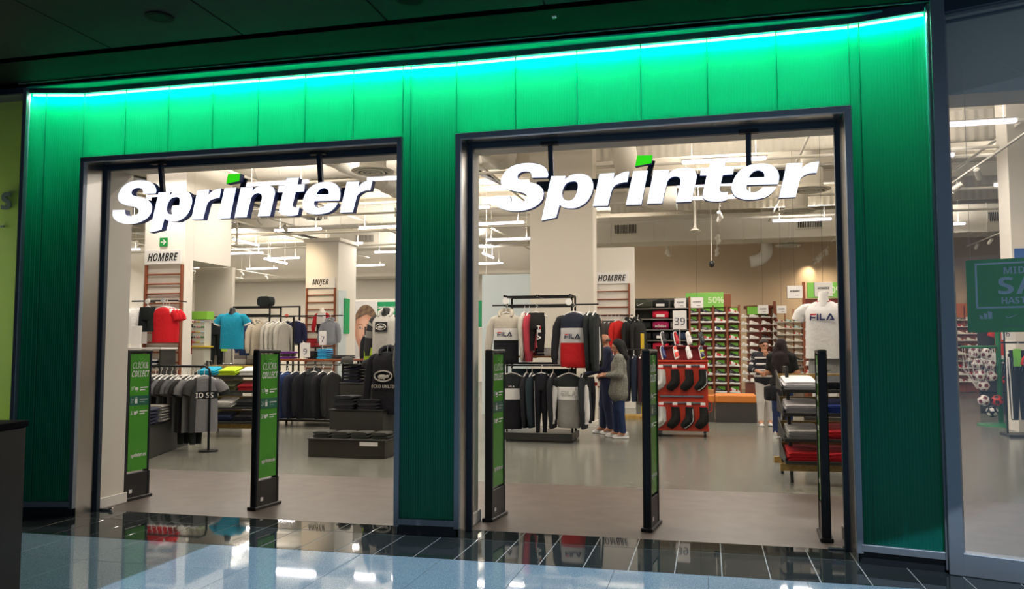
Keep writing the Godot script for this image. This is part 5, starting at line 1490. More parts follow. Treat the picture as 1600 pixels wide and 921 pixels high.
	hang("black_trousers", "black trousers with a white band hanging on the lower rail", "trousers", legs_mesh(0.11, 0.95, lin("131418"), white), Vector3(-2.66, 1.24, -13.12), 10)
	var l3 := hang("banded_sweatshirt", "black, white and grey sweatshirt with a tonal logo on the lower rail", "sweatshirt", top_mesh(0.19, 0.86, [[0.0, black], [0.24, white], [0.48, lin("8b8984")]], "long", [[0.0, black], [0.25, white]], 0.12, 0.012, false, 8), Vector3(-2.2, 1.24, -13.1), 4)
	block_logo(l3, Vector3(0.01, -0.44, 0.135), 0.075, "a8a6a2", "a8a6a2")
	for k in 4: hang("dark_sweater", "dark sweater packed on the lower rail of the sweatshirt stand", "sweater", top_mesh(0.2, 0.88, [[0.0, lin(["14151a", "1c2a30", "191a1e", "20232a"][k])]], "long", [], 0.042, 0.01, false, 10 + k), Vector3([-2.92, -2.83, -2.48, -1.97][k], 1.24, -13.2), 86, "dark sweaters packed on the lower rail")
	for q in [["b01820", -2.9], ["1a1b22", -2.73], ["c4c2be", -2.58]]:
		stack("folded_shirt", "%s logo shirt folded on the stand shelf" % {"b01820": "red", "1a1b22": "black", "c4c2be": "grey"}[q[0]], "shirt", Vector3(q[1], 1.397, -13.42), 0, 3, 0.15, 0.24, 0.045, [q[0], "e2e0dc" if q[0] != "1a1b22" else "1a1b22"])
	# men's wall beyond the pillar
	var w3 := struct("wall_panel", mbox(Vector3(1.5, 4.15, 0.2), 0.004), M.white_paint, Vector3(-2.6, 2.075, -21.3))
	w3.set_meta("kind", "structure")
	word_sign("HOMBRE", Vector3(-2.42, 3.35, -21.17), 0, "white board reading HOMBRE half behind the cream pillar")
	wall_bars(Vector3(-2.42, 0.4, -21.16), 0, 0.88, 2.8, "reddish wooden wall bars beside the sports bag shelves")
	var rl := thing("clothes_rail", "dark rail of jackets below the wall bars near the bags", "clothes rail", Vector3(-2.3, 2.36, -20.75))
	part(rl, "bar", mtube([Vector3(-0.5, 0, 0), Vector3(0.45, 0, 0)], 0.014, 8), M.black_metal)
	for x in [-0.3, 0.2]: part(rl, "bracket", mbar(Vector3(x, 0, 0), Vector3(x, 0, -0.38), 0.025, 0.02), M.black_metal)
	hang("orange_jacket", "orange jacket half hidden by the cream pillar", "jacket", top_mesh(0.2, 0.85, [[0.0, lin("d8602a")]], "long", [], 0.1), Vector3(-2.68, 2.36, -20.7), 50)
	for k in 3: hang("grey_trousers", "dark grey trousers hanging below the wall bars", "trousers", legs_mesh(0.16, 0.9, lin("4a4a48")), Vector3(-2.5 + 0.1 * k, 2.36, -20.72), 30, "grey trousers below the wall bars")
	hang("red_jacket", "bright red jacket behind the bald man", "jacket", top_mesh(0.22, 0.85, [[0.0, lin("c0201c")]], "long", [], 0.12), Vector3(-2.2, 2.36, -20.62), 50)
	for k in 2: hang("black_jacket", "black padded jacket beside the red jacket", "jacket", top_mesh(0.23, 0.95, [[0.0, lin("17181a")]], "long", [], 0.14, 0.02, true, k + 3), Vector3(-1.92 + 0.2 * k, 2.36, -20.6), 62, "black padded jackets by the red jacket")
	var lt := part(self, "lime_card", mbox(Vector3(0.09, 0.2, 0.01), 0.002), mt("lime_tag", "7ed04a", 0.5), Vector3(-2.25, 1.38, -15.968))
	tag(lt, "light green tag hanging at the edge of the cream pillar", "tag")
	bags()
	trolley()
	# trousers rack behind the couple with a yellow post
	var tr := thing("clothes_rack", "low rack of jeans with a yellow post", "clothes rack", Vector3(-1.55, 0, -18.1))
	part(tr, "bar", mtube([Vector3(-0.6, 1.5, 0), Vector3(0.9, 1.5, 0)], 0.015, 8), M.black_metal)
	for x in [-0.6, 0.9]: part(tr, "leg", mtube([Vector3(x, 0, 0), Vector3(x, 1.5, 0)], 0.016, 8), M.black_metal)
	part(tr, "yellow_post", mbox(Vector3(0.07, 1.85, 0.07), 0.004), M.yellow, Vector3(0.13, 0.925, -0.05))
	part(tr, "base", mbox(Vector3(1.5, 0.08, 0.5), 0.004), M.wood_pale, Vector3(0.15, 0.04, 0))
	for k in 9: hang("jeans", "jeans hanging on the low rack behind the couple", "jeans", legs_mesh(0.15, 1.0, lin(["1f2c4a", "23324f", "2a2a30", "1b2438", "3c1a22", "20301f"][k % 6])), Vector3(-2.05 + 0.15 * k, 1.5, -18.1), 86, "jeans on the low rack")
	# bench
	var be := thing("bench", "orange topped dark grey bench before the shoe wall", "bench", Vector3(0.1, 0, -18.0))
	for x in [-0.42, 0.42]:
		part(be, "base", mbox(Vector3(0.82, 0.4, 0.8), 0.006), mt("bench_grey", "3a3935", 0.6), Vector3(x, 0.2, 0))
		part(be, "cushion", mbox(Vector3(0.83, 0.16, 0.82), 0.02), mt("bench_orange", "cc7a2e", 0.6), Vector3(x, 0.48, 0))
	var bx := part(self, "shoe_carton", mbox(Vector3(0.2, 0.1, 0.14), 0.003), mt("carton", "a87c4a", 0.7), Vector3(-0.02, 0.61, -17.85))
	tag(bx, "small brown carton on the orange bench", "box")
	shoes()
	# white logo shirt form
	var mf := thing("torso_form", "torso form in a white logo shirt and grey shorts", "mannequin", Vector3(1.5, 0, -11.65), -14)
	part(mf, "shirt", top_mesh(0.245, 0.78, [[0.0, white]], "short", [], 0.14, 0.006, false, 9), M.cloth, Vector3(0, 2.16, 0))
	var b := B.new()
	b.tube([Vector3(0, 2.08, 0), Vector3(0, 2.2, 0), Vector3(0, 2.27, 0), Vector3(0, 2.275, 0)], [0.09, 0.065, 0.06, 0.05], 16)
	part(mf, "neck", b.mesh(), mt("form_white", "ece9e4", 0.35))
	b = B.new()
	b.col = lin("b01c24")
	var ring := []
	for i in 17: ring.append(Vector3(cos(TAU * i / 16) * 0.09, 2.15 - 0.015 * sin(TAU * i / 16), sin(TAU * i / 16) * 0.062))
	b.tube(ring, 0.006, 5, false)
	part(mf, "collar_trim", b.mesh(), M.paint)
	part(mf, "shorts", legs_mesh(0.2, 0.5, lin("8c8c8a"), null, true), M.cloth, Vector3(0, 1.5, 0))
	for x in [-0.1, 0.1]: part(mf, "leg", mtube([Vector3(x, 0.62, 0), Vector3(x, 1.2, 0)], [0.06, 0.075], 12), M.form_white)
	part(mf, "pedestal", mbox(Vector3(0.5, 0.62, 0.5), 0.005), M.charcoal, Vector3(0, 0.31, 0))
	block_logo(mf, Vector3(0.0, 1.93, 0.158), 0.092, "20285a", "c01822", Vector3(-5, 0, 0))
	tier_shelf(Vector3(1.42, 0, -10.15), 4, 1.3, "pale wooden tiered shelf with white and red shirts by the doorway", [[["ece9ea"], ["26272b"], ["d5d2cd"]], [["c2bdbc"], ["1d3a86"], ["d8d6d2"]], [["a9a6a0"], ["c01a22"], ["cf1f28"]], [["b8161e"], ["c01a22"], ["39394a"]]], "shelf by the doorway")
	people()

func bags():
	var t := thing("bag_shelf", "dark grey shelf unit full of sports bags", "shelf", Vector3(-1.25, 0, -22.4))
	part(t, "back", mbox(Vector3(1.5, 2.9, 0.03)), mt("shelf_back", "55534a", 0.6), Vector3(0, 1.45, -0.3))
	for x in [-0.76, 0.76]: part(t, "side", mbox(Vector3(0.04, 2.9, 0.6), 0.003), M.wood_red if x > 0.0 else M.white_paint, Vector3(x, 1.45, 0))
	for k in 7: part(t, "shelf", mbox(Vector3(1.48, 0.03, 0.58), 0.003), mt("shelf_grey", "6d6b64", 0.5), Vector3(0, 2.59 - 0.285 * k, 0))
	var rows := [["3f4432:s", "16171a:t", "16201a:t"], ["", "c8203c:t", "17181b:t"], ["15161a:s", "a01850:adidas", "77706c:"], ["16171a:s", "1a1b1e:t", "2c3a52:"], ["1a1b1e:", "c8203c:", "1b1c20:t"], ["22242a:t", "1b1c20:s", "8a2030:"]]
	for r in rows.size():
		for c in 3:
			var s: String = rows[r][c]
			if s == "": continue
			var q := s.split(":")
			var tone: String = {"3f4432": "camouflage", "16171a": "black", "16201a": "black and green", "c8203c": "red", "17181b": "black", "15161a": "black", "a01850": "magenta", "77706c": "grey patterned", "1a1b1e": "dark", "2c3a52": "slate blue", "1b1c20": "black", "22242a": "charcoal", "8a2030": "maroon"}[q[0]]
			var o := thing("sports_bag", "%s sports bag on the %s shelf, %s" % [tone, ["top", "second", "third", "fourth", "fifth", "lowest"][r], ["beside the wall bars", "between two other bags", "at the shoe wall end"][c]], "bag", Vector3(-1.72 + 0.47 * c, 2.607 - 0.285 * r, -22.3))
			part(o, "body", bag_mesh(0.42, 0.22, 0.28, lin(q[0])), M.cloth)
			if q[1] == "s": part(o, "mark", swoosh(0.2), M.paint, Vector3(-0.05, 0.11, 0.15))
			elif q[1] == "t": part(o, "label_panel", mbox(Vector3(0.22, 0.07, 0.006), 0.002), M.sign_white, Vector3(0, 0.08, 0.146))
			elif q[1] != "": part(o, "lettering", letters(q[1], 0.075, 0.0, true, 0.004), M.sign_white, Vector3(0, 0.09, 0.147))
	mini_sign(Vector3(-0.72, 2.72, -22.0), 0, 0.3, "white HOMBRE sign standing on the top bag shelf", 0.2)

func trolley():
	var t := thing("sock_trolley", "red wheeled trolley with socks and shoes", "trolley", Vector3(-0.47, 0, -14.6), 0)
	var rm := mt("trolley_red", "b03018", 0.4)
	var rd := mt("trolley_dark", "7a1418", 0.5)
	part(t, "panel", mbox(Vector3(0.88, 1.16, 0.05), 0.006), rm, Vector3(0, 0.7, 0.12))
	part(t, "panel", mbox(Vector3(0.88, 1.16, 0.05), 0.006), rm, Vector3(0, 0.7, -0.3))
	for x in [-0.42, 0.42]:
		part(t, "side_frame", mbox(Vector3(0.04, 1.2, 0.46), 0.005), rm, Vector3(x, 0.7, -0.09))
		part(t, "side_post", mbox(Vector3(0.03, 0.28, 0.03)), rd, Vector3(x, 1.4, -0.12))
	part(t, "base", mbox(Vector3(0.9, 0.05, 0.5), 0.006), rm, Vector3(0, 0.13, -0.09))
	part(t, "lower_shelf", mbox(Vector3(0.9, 0.03, 0.5), 0.004), rm, Vector3(0, 1.3, -0.09))
	part(t, "upper_back", mbox(Vector3(0.86, 0.24, 0.02)), rd, Vector3(0, 1.43, -0.14))
	part(t, "upper_shelf", mbox(Vector3(0.9, 0.025, 0.3), 0.003), rd, Vector3(0, 1.555, -0.2))
	for y in [1.23, 0.7, 0.59]: part(t, "hook_rail", mbox(Vector3(0.74, 0.03, 0.03), 0.004), M.steel, Vector3(0, y, 0.16))
	for x in [-0.38, 0.38]:
		for z in [0.1, -0.28]:
			var w := part(t, "wheel", mtube([Vector3(-0.018, 0, 0), Vector3(0.018, 0, 0)], 0.05, 14), M.black_plastic, Vector3(x, 0.05, z))
			part(w, "fork", mbox(Vector3(0.05, 0.08, 0.03)), M.steel, Vector3(0, 0.04, 0))
	part(t, "handle", mtube([Vector3(0.44, 0.62, 0.1), Vector3(0.5, 0.6, 0.1), Vector3(0.5, 0.45, 0.1), Vector3(0.44, 0.43, 0.1)], 0.012, 8), rm)
	var sw := sock_mesh(lin("dcdad6"), lin("c4c2be")); var sb := sock_mesh(lin("17191c"), lin("17191c")); var sg := sock_mesh(lin("14161a"), lin("c8c6c2"))
	for r in 2:
		for c in 4:
			var o := thing("sock_pack", "%s sock pair hanging on the %s hook rail of the red trolley" % ["white" if c == 0 else ("black" if c != 3 - r else "black pale-edged"), ["upper", "lower"][r]], "socks", Vector3(-0.82 + 0.235 * c, 1.21 - 0.64 * r, -14.4), 0, "socks on the %s trolley rail" % ["upper", "lower"][r])
			part(o, "card", mbox(Vector3(0.08, 0.05, 0.008), 0.002), M.sign_white, Vector3(0, 0.0, 0))
			part(o, "band", mbox(Vector3(0.1, 0.03, 0.01), 0.002), mt("sock_red", "c0242c", 0.5), Vector3(0, -0.035, 0.005))
			part(o, "sock", sw if c == 0 else (sg if c == 3 - r else sb), M.cloth, Vector3(0.0, -0.05, 0.012))
			part(o, "sock", sw if c == 0 else sb, M.cloth, Vector3(0.012, -0.06, -0.016))
	var cols := [["1a1c22", "e6e4e0", "1a1c22"], ["a81420", "e6e4e0", "c41c28"], ["e6e4e0", "f0eeea", "d0cecb"], ["1c2024", "1c2024", "2a2e34"], ["1c2a5e", "e0dedc", "24346c"], ["e0402c", "e8e6e2", "e8e6e2"], ["e8e6e2", "f0eeea", "e0dedb"], ["1a2448", "d8d6d2", "b8c040"]]
	var nm := ["black", "crimson", "white", "charcoal", "blue", "coral red", "pure white", "navy and lime"]
	for i in 8:
		var o := part(self, "sneaker", shoe_mesh(lin(cols[i][0]), lin(cols[i][1]), lin(cols[i][2])), M.gloss)
		var up := Basis(Vector3.UP, deg_to_rad(38.0)) * Basis(Vector3(0.1, 0.9, -0.35).normalized(), Vector3(0, 0.35, 0.93).normalized(), Vector3.RIGHT * -1.0).orthonormalized()
		o.transform = Transform3D(up.scaled(Vector3.ONE * 0.84), Vector3(-0.8 + 0.22 * (i % 4), 1.69 if i < 4 else 1.435, -14.72 if i < 4 else -14.6))
		tag(o, "%s sneaker propped upright on the %s shelf of the red trolley" % [nm[i], "upper" if i < 4 else "lower"], "shoe")
	price_sign("39", Vector3(-0.5, 1.57, -14.82), 0, 0.24, 0.33, 0.29, "white price card with 39 on the red trolley")

func shoes():
	var kinds := [shoe_mesh(lin("1a1c20"), lin("e6e4e0"), lin("3a3e44")), shoe_mesh(lin("e8e6e2"), lin("f0eeea"), lin("d8d6d4")), shoe_mesh(lin("d8d4d0"), lin("eceae6"), lin("c03038")), shoe_mesh(lin("22305a"), lin("e6e4e0"), lin("e6e4e0")), shoe_mesh(lin("7c7a78"), lin("e0dedb"), lin("50504e")), shoe_mesh(lin("b02028"), lin("e8e6e2"), lin("e8e6e2")), shoe_mesh(lin("bcd6d8"), lin("eceae6"), lin("6aa0a4"))]
	var names := ["black", "white", "white and red", "navy", "grey", "red", "pale blue"]
	var brown := mt("shoe_wall", "6e2f1c", 0.5)
	var lime := mt("lime_fill", "76c23c", 0.5)
	var lip := mbox(Vector3(0.3, 0.012, 0.13), 0.002)
	var card := mbox(Vector3(0.2, 0.13, 0.006), 0.002)
	# first wall with lime cards
	var t := thing("shoe_wall", "tall reddish shoe wall with a lime 50% header and lime cards", "shoe display", Vector3(0.1, 0, -22.9))
	part(t, "back", mbox(Vector3(1.42, 2.65, 0.06), 0.004), brown, Vector3(0, 1.32, 0))
	for x in [-0.7, -0.34, 0.02, 0.38, 0.7]: part(t, "upright", mbox(Vector3(0.05, 2.7, 0.12), 0.004), M.wood_red, Vector3(x, 1.35, 0.04))
	part(t, "header", mbox(Vector3(1.0, 0.4, 0.1), 0.006), mt("lime_header", "86cf5a", 0.5), Vector3(-0.2, 2.84, 0.05))
	part(t, "header_end", mbox(Vector3(0.2, 0.36, 0.1), 0.006), M.wood_red, Vector3(0.4, 2.82, 0.02))
	part(t, "lettering", letters("50%", 0.16, 0.0, true, 0.006), mt("pale_lime", "dff2c8", 0.5), Vector3(0.1, 2.84, 0.104))
	for c in 4:
		for r in 10:
			var y := 2.46 - 0.235 * r
			part(t, "shelf_lip", lip, M.sign_white, Vector3(-0.52 + 0.36 * c, y, 0.12))
			part(t, "lime_card", card, lime, Vector3(-0.52 + 0.36 * c, y + 0.1, 0.045))
			var k: int = [0, 0, 3, 0, 4, 0, 2, 0, 5][(c * 5 + r * 3 + c * r) % 9]
			one_shoe(kinds[k], "%s sneaker on the lime-carded shoe wall" % names[k], Vector3(-0.42 + 0.36 * c, y + 0.006, -22.77), [4, -6, 8, 30][c], "sneakers on the lime-carded wall")
	# round tower of white shoes
	t = thing("shoe_tower", "faceted reddish shoe tower full of white sneakers", "shoe display", Vector3(1.65, 0, -28.5))
	var b := B.new()
	b.lathe([Vector2(0.5, 0.0), Vector2(0.5, 0.42), Vector2(0.42, 0.42), Vector2(0.42, 2.85), Vector2(0.5, 2.85), Vector2(0.5, 2.95), Vector2(0.0, 2.95)], 8)
	part(t, "drum", b.mesh(), brown)
	part(t, "header", mbox(Vector3(0.62, 0.26, 0.04), 0.004), lime, Vector3(-0.1, 2.78, 0.5))
	part(t, "pole", mbox(Vector3(0.09, 3.1, 0.09), 0.004), M.wood_red, Vector3(0.48, 1.55, 0.1))
	for r in 10:
		for c in 4:
			var an := deg_to_rad(-62.0 + 40.0 * c)
			var y := 2.55 - 0.235 * r
			var p := Vector3(sin(an) * 0.52, y, cos(an) * 0.52)
			part(t, "shelf_lip", lip, M.sign_white, p, Vector3(0, rad_to_deg(an), 0))
			var k: int = 1 if c != 2 else [0, 1, 2][r % 3]
			one_shoe(kinds[k], "%s sneaker on the shoe tower" % names[k], Vector3(1.65, 0.006, -28.5) + p + Vector3(sin(an), 0, cos(an)) * 0.03, rad_to_deg(an) + 8, "sneakers on the shoe tower")
	# back wall racks
	for q in [[2.3, 9, -31.9, "back shoe racks beside the tower"], [8.15, 6, -31.2, "shoe racks beyond the football stand"]]:
		t = thing("shoe_rack", "reddish open %s" % q[3], "shoe display", Vector3(q[0], 0, q[2]))
		var n: int = q[1]
		for c in n + 1: part(t, "upright", mbox(Vector3(0.04, 3.0, 0.05), 0.003), M.wood_red, Vector3(-0.15 + 0.3 * c, 1.5, 0))
		part(t, "back", mbox(Vector3(0.3 * n, 2.5, 0.03)), M.wood_red if n == 6 else mt("rack_back", "c8b49a", 0.6), Vector3(0.3 * (n - 1) / 2.0, 1.3, -0.05))
		if n == 6: part(t, "header", mbox(Vector3(0.3 * n, 0.5, 0.05), 0.004), mt("rack_orange", "a4541e", 0.5), Vector3(0.75, 2.85, 0.0))
		for r in 10:
			part(t, "crossbar", mbox(Vector3(0.3 * n, 0.015, 0.03)), M.sign_white if n == 9 else M.wood_red, Vector3(0.3 * (n - 1) / 2.0, 2.48 - 0.235 * r, 0.02))
			for c in n:
				var k: int = [1, 6, 1, 2, 4, 1, 6, 0][(c * 3 + r * 5) % 8] if n == 9 else [5, 1, 2, 0, 1, 4][(c * 5 + r) % 6]
				one_shoe(kinds[k], "%s sneaker on the %s" % [names[k], q[3]], Vector3(q[0] + 0.3 * c, 2.495 - 0.235 * r, q[2] + 0.09), 10, "sneakers on the %s" % q[3])
	t = thing("shoe_wall", "second reddish shoe wall with a lime header behind the white shirt form", "shoe display", Vector3(3.2, 0, -25.6))
	part(t, "back", mbox(Vector3(1.1, 3.0, 0.08), 0.004), brown, Vector3(0.1, 1.5, 0))
	part(t, "header", mbox(Vector3(1.0, 0.46, 0.1), 0.006), M.lime_header, Vector3(0.15, 3.25, 0.03))
	part(t, "upright", mbox(Vector3(0.08, 3.5, 0.12), 0.004), M.wood_red, Vector3(-0.45, 1.75, 0.02))
	part(t, "lettering", letters("50%", 0.2, 0.0, true, 0.006), M.pale_lime, Vector3(0.4, 3.25, 0.084))
	for r in 9:
		for c in 3:
			one_shoe(kinds[[1, 2, 0][(r + c) % 3]], "%s sneaker on the wall behind the white shirt form" % names[[1, 2, 0][(r + c) % 3]], Vector3(2.9 + 0.33 * c, 2.6 - 0.26 * r, -25.48), 8, "sneakers behind the white shirt form")
			part(t, "shelf_lip", lip, M.sign_white, Vector3(-0.3 + 0.33 * c, 2.59 - 0.26 * r, 0.1))
	mini_sign(Vector3(-0.27, 2.64, -20.5), 0, 0.3, "grey HOMBRE sign hanging before the lime header")
	mini_sign(Vector3(1.85, 2.76, -18.95), 0, 0.32, "white HOMBRE sign hanging clear of the shoe tower")
	mini_sign(Vector3(2.05, 2.6, -15.9), 0, 0.31, "white HOMBRE sign hanging behind the white shirt form")
	mini_sign(Vector3(1.55, 2.67, -25.05), 0, 0.3, "grey HOMBRE sign hanging before the shoe tower")
	mini_sign(Vector3(2.08, 2.67, -25.2), 0, 0.27, "pale HOMBRE sign hanging next to the tower pole")
func one_shoe(m: ArrayMesh, label: String, at: Vector3, turn: float, group: String):
	var o := part(self, "sneaker", m, M.gloss, at, Vector3(0, turn, 0))
	tag(o, label, "shoe", group)

# hand at the wrist w pointing along d, palm normal p; fingers slightly curled
func hand(b: B, w: Vector3, d: Vector3, p: Vector3, side: float):
	d = d.normalized()
	p = (p - d * p.dot(d)).normalized()
	var x := d.cross(p).normalized() * side
	var bones := [[w, w + d * 0.05, 0.024, 0.028], [w + d * 0.045 + x * 0.022, w + d * 0.08 + x * 0.026, 0.015, 0.012], [w + d * 0.045 - x * 0.02, w + d * 0.08 - x * 0.026, 0.015, 0.012]]
	var lens := [0.062, 0.074, 0.07, 0.054]
	for i in 4:
		var r := w + d * 0.085 + x * (0.03 - 0.02 * i)
		var k: Vector3 = r + d * lens[i] * 0.5 + p * 0.008
		bones.append([r - d * 0.02, k, 0.0095, 0.009])
		bones.append([k, k + d * lens[i] * 0.38 + p * 0.028, 0.009, 0.0075])
	var t0 := w + d * 0.025 + x * 0.026
	var t1 := t0 + d * 0.035 + x * 0.03 + p * 0.01
	bones.append([t0, t1, 0.014, 0.011]); bones.append([t1, t1 + d * 0.03 + p * 0.012, 0.011, 0.009])
	flesh(b, bones, 0.006, 0.003)
func off(bones: Array, by: float) -> Array:
	var o := []
	for q in bones: o.append([q[0], q[1], q[2] + by, q[3] + by])
	return o
# spec: scale, skin, hair, top, trousers, shoes colours; la / ra: elbow and wrist of each arm; sleeve share; look: turn of the head
func person(label: String, at: Vector3, turn: float, s: Dictionary) -> Node3D:
	var t := thing("person", label, "person", at, turn)
	var k: float = s.h / 1.7
	var sh: float = s.get("shoulder", 0.17)
	var hipw := 0.09
	var step: float = s.get("step", 0.06)
	var feet := [Vector3(-0.09, 0.085, step), Vector3(0.09, 0.085, -step)]
	var torso_b := [[Vector3(-0.06, 0.93, 0), Vector3(0.06, 0.93, 0), 0.115, 0.115], [Vector3(0, 0.95, 0), Vector3(0, 1.12, 0.01), 0.12, 0.115], [Vector3(-0.06, 1.25, 0.01), Vector3(0.06, 1.25, 0.01), 0.11, 0.11], [Vector3(-0.05, 1.14, 0.01), Vector3(0.05, 1.14, 0.01), 0.1, 0.1], [Vector3(-sh, 1.385, 0), Vector3(sh, 1.385, 0), 0.055, 0.055], [Vector3(0, 1.3, 0), Vector3(0, 1.4, -0.01), 0.1, 0.07]]
	var legs := []
	for i in 2:
		var hip := Vector3(hipw * (-1 if i == 0 else 1), 0.9, 0)
		var knee := Vector3(feet[i].x, 0.49, feet[i].z * 0.5 + 0.02)
		legs.append([hip, knee, 0.092, 0.062]); legs.append([knee, feet[i], 0.06, 0.042])
	var arms := []
	var skin_arm := []
	var el: Array = s.elbow; var wr: Array = s.wrist
	for i in 2:
		var sp := Vector3(sh * (-1 if i == 0 else 1), 1.38, 0)
		arms.append([sp, el[i], 0.055, 0.044]); skin_arm.append([el[i], wr[i], 0.042, 0.029])
	var sleeve: Array = arms.duplicate()
	if s.get("long", true):
		for q in skin_arm: sleeve.append([q[0], q[0].lerp(q[1], s.get("cuff", 0.93)), q[2], lerpf(q[2], q[3], 0.9)])
	else:
		sleeve = []
		for q in arms: sleeve.append([q[0], q[0].lerp(q[1], 0.72), q[2], lerpf(q[2], q[3], 0.6)])
	var b := B.new()
	b.xf = Transform3D(Basis.from_scale(Vector3.ONE * k), Vector3.ZERO)
	b.col = lin(s.skin)
	flesh(b, torso_b + legs + arms + skin_arm + [[Vector3(0, 1.38, -0.01), Vector3(0, 1.5, 0.01), 0.055, 0.05]] + [[feet[0], feet[0] + Vector3(0, -0.04, 0.1), 0.035, 0.03], [feet[1], feet[1] + Vector3(0, -0.04, 0.1), 0.035, 0.03]], 0.015)
	# head, turned and tipped on the neck
	var ht := Transform3D(Basis.from_euler(Vector3(deg_to_rad(s.get("nod", 0.0)), deg_to_rad(s.get("look", 0.0)), 0)), Vector3(0, 1.5, 0.005))
	var hb := []
	for q in [[[0, 0.1, -0.012], [0, 0.11, 0.01], 0.083, 0.08], [[0, 0.04, 0.035], [0, 0.085, 0.03], 0.055, 0.062], [[0, 0.005, 0.05], [0, 0.02, 0.055], 0.032, 0.04], [[0, 0.085, 0.098], [0, 0.06, 0.112], 0.009, 0.013], [[-0.02, 0.032, 0.086], [0.02, 0.032, 0.086], 0.011, 0.011], [[-0.03, 0.108, 0.08], [0.03, 0.108, 0.08], 0.014, 0.014], [[-0.08, 0.06, -0.005], [-0.083, 0.09, -0.012], 0.011, 0.015], [[0.08, 0.06, -0.005], [0.083, 0.09, -0.012], 0.011, 0.015], [[0, -0.06, -0.01], [0, 0.03, 0.0], 0.052, 0.052]]:
		hb.append([ht * Vector3(q[0][0], q[0][1], q[0][2]), ht * Vector3(q[1][0], q[1][1], q[1][2]), q[2], q[3]])
	flesh(b, hb, 0.007, 0.006)
	for i in 2:
		var dd: Vector3 = wr[i] - el[i]
		hand(b, wr[i], (dd.normalized() + s.get("hand_dir", Vector3.ZERO)).normalized(), s.get("palm", Vector3.DOWN), -1.0 if i == 0 else 1.0)
	b.col = lin("2a1c16")
	for x in [-0.03, 0.03]: b.ball(ht * Vector3(x, 0.087, 0.088), Vector3(0.011, 0.007, 0.006), 8, 4)
	for x in [-0.03, 0.03]: b.bar(ht * Vector3(x - 0.016, 0.106, 0.093), ht * Vector3(x + 0.016, 0.107, 0.091), 0.006, 0.005)
	b.col = lin("96504a")
	b.bar(ht * Vector3(-0.02, 0.033, 0.097), ht * Vector3(0.02, 0.033, 0.097), 0.006, 0.006)
	part(t, "body", b.mesh(), M.skin)
	# clothes
	b = B.new()
	b.xf = Transform3D(Basis.from_scale(Vector3.ONE * k), Vector3.ZERO)
	b.col = lin(s.top)
	var tb := off(torso_b.slice(1), 0.016) + off(sleeve, 0.014)
	var hem: float = s.get("hem", 0.9)
	tb.append([Vector3(-0.07, hem + 0.08, 0), Vector3(0.07, hem + 0.08, 0), 0.135, 0.135])
	if hem < 0.8: tb += [[Vector3(-0.07, 1.0, 0.0), Vector3(-0.07, hem + 0.13, 0.05), 0.135, 0.14], [Vector3(0.07, 1.0, 0), Vector3(0.07, hem + 0.13, 0.0), 0.135, 0.14]]
	flesh(b, tb, 0.015)
	part(t, "top", b.mesh(), M.get(s.get("top_mat", "cloth")))
	if s.has("stripe"):
		b = B.new()
		b.xf = Transform3D(Basis.from_scale(Vector3.ONE * k), Vector3.ZERO)
		b.col = lin(s.stripe)
		for y in [0.98, 1.1, 1.22, 1.34]:
			var ring := []
			for i in 21:
				var an := TAU * i / 20
				ring.append(Vector3(cos(an) * (0.19 if y > 0.96 and y < 1.3 else 0.2), y, sin(an) * 0.138 + 0.008))
			b.tube(ring, 0.026, 6, false)
		for q in sleeve:
			for f in [0.3, 0.65]:
				var o: Vector3 = q[0].lerp(q[1], f)
				b.tube([o - (q[1] - q[0]).normalized() * 0.02, o + (q[1] - q[0]).normalized() * 0.02], lerpf(q[2], q[3], f) + 0.018, 10)
		part(t, "stripe_band", b.mesh(), M.cloth)
	b = B.new()
	b.xf = Transform3D(Basis.from_scale(Vector3.ONE * k), Vector3.ZERO)
	b.col = lin(s.trousers)
	var lg := []
	for q in legs: lg.append([q[0], q[1] if q[1].y > 0.2 else q[0].lerp(q[1], 0.93), q[2] + 0.013, q[3] + 0.016])
	lg.append([Vector3(-0.05, 0.94, 0), Vector3(0.05, 0.94, 0), 0.125, 0.125])
	flesh(b, lg, 0.015, 0.012)
	part(t, "trousers", b.mesh(), M.cloth)
	for i in 2:
		var so := part(t, "shoe", s.shoe, M.gloss, Vector3(feet[i].x, 0.0, feet[i].z + 0.05) * k, Vector3(0, -90 + (6 if i == 0 else -6), 0))
		so.scale = Vector3.ONE * 0.95
	b = B.new()
	b.xf = Transform3D(Basis.from_scale(Vector3.ONE * k), Vector3.ZERO)
	b.col = lin(s.hair)
	var hh := []
	for q in s.hair_bones: hh.append([ht * q[0], ht * q[1], q[2], q[3]])
	flesh(b, hh, 0.008, 0.008)
	part(t, "hair", b.mesh(), M.hair)
	return t
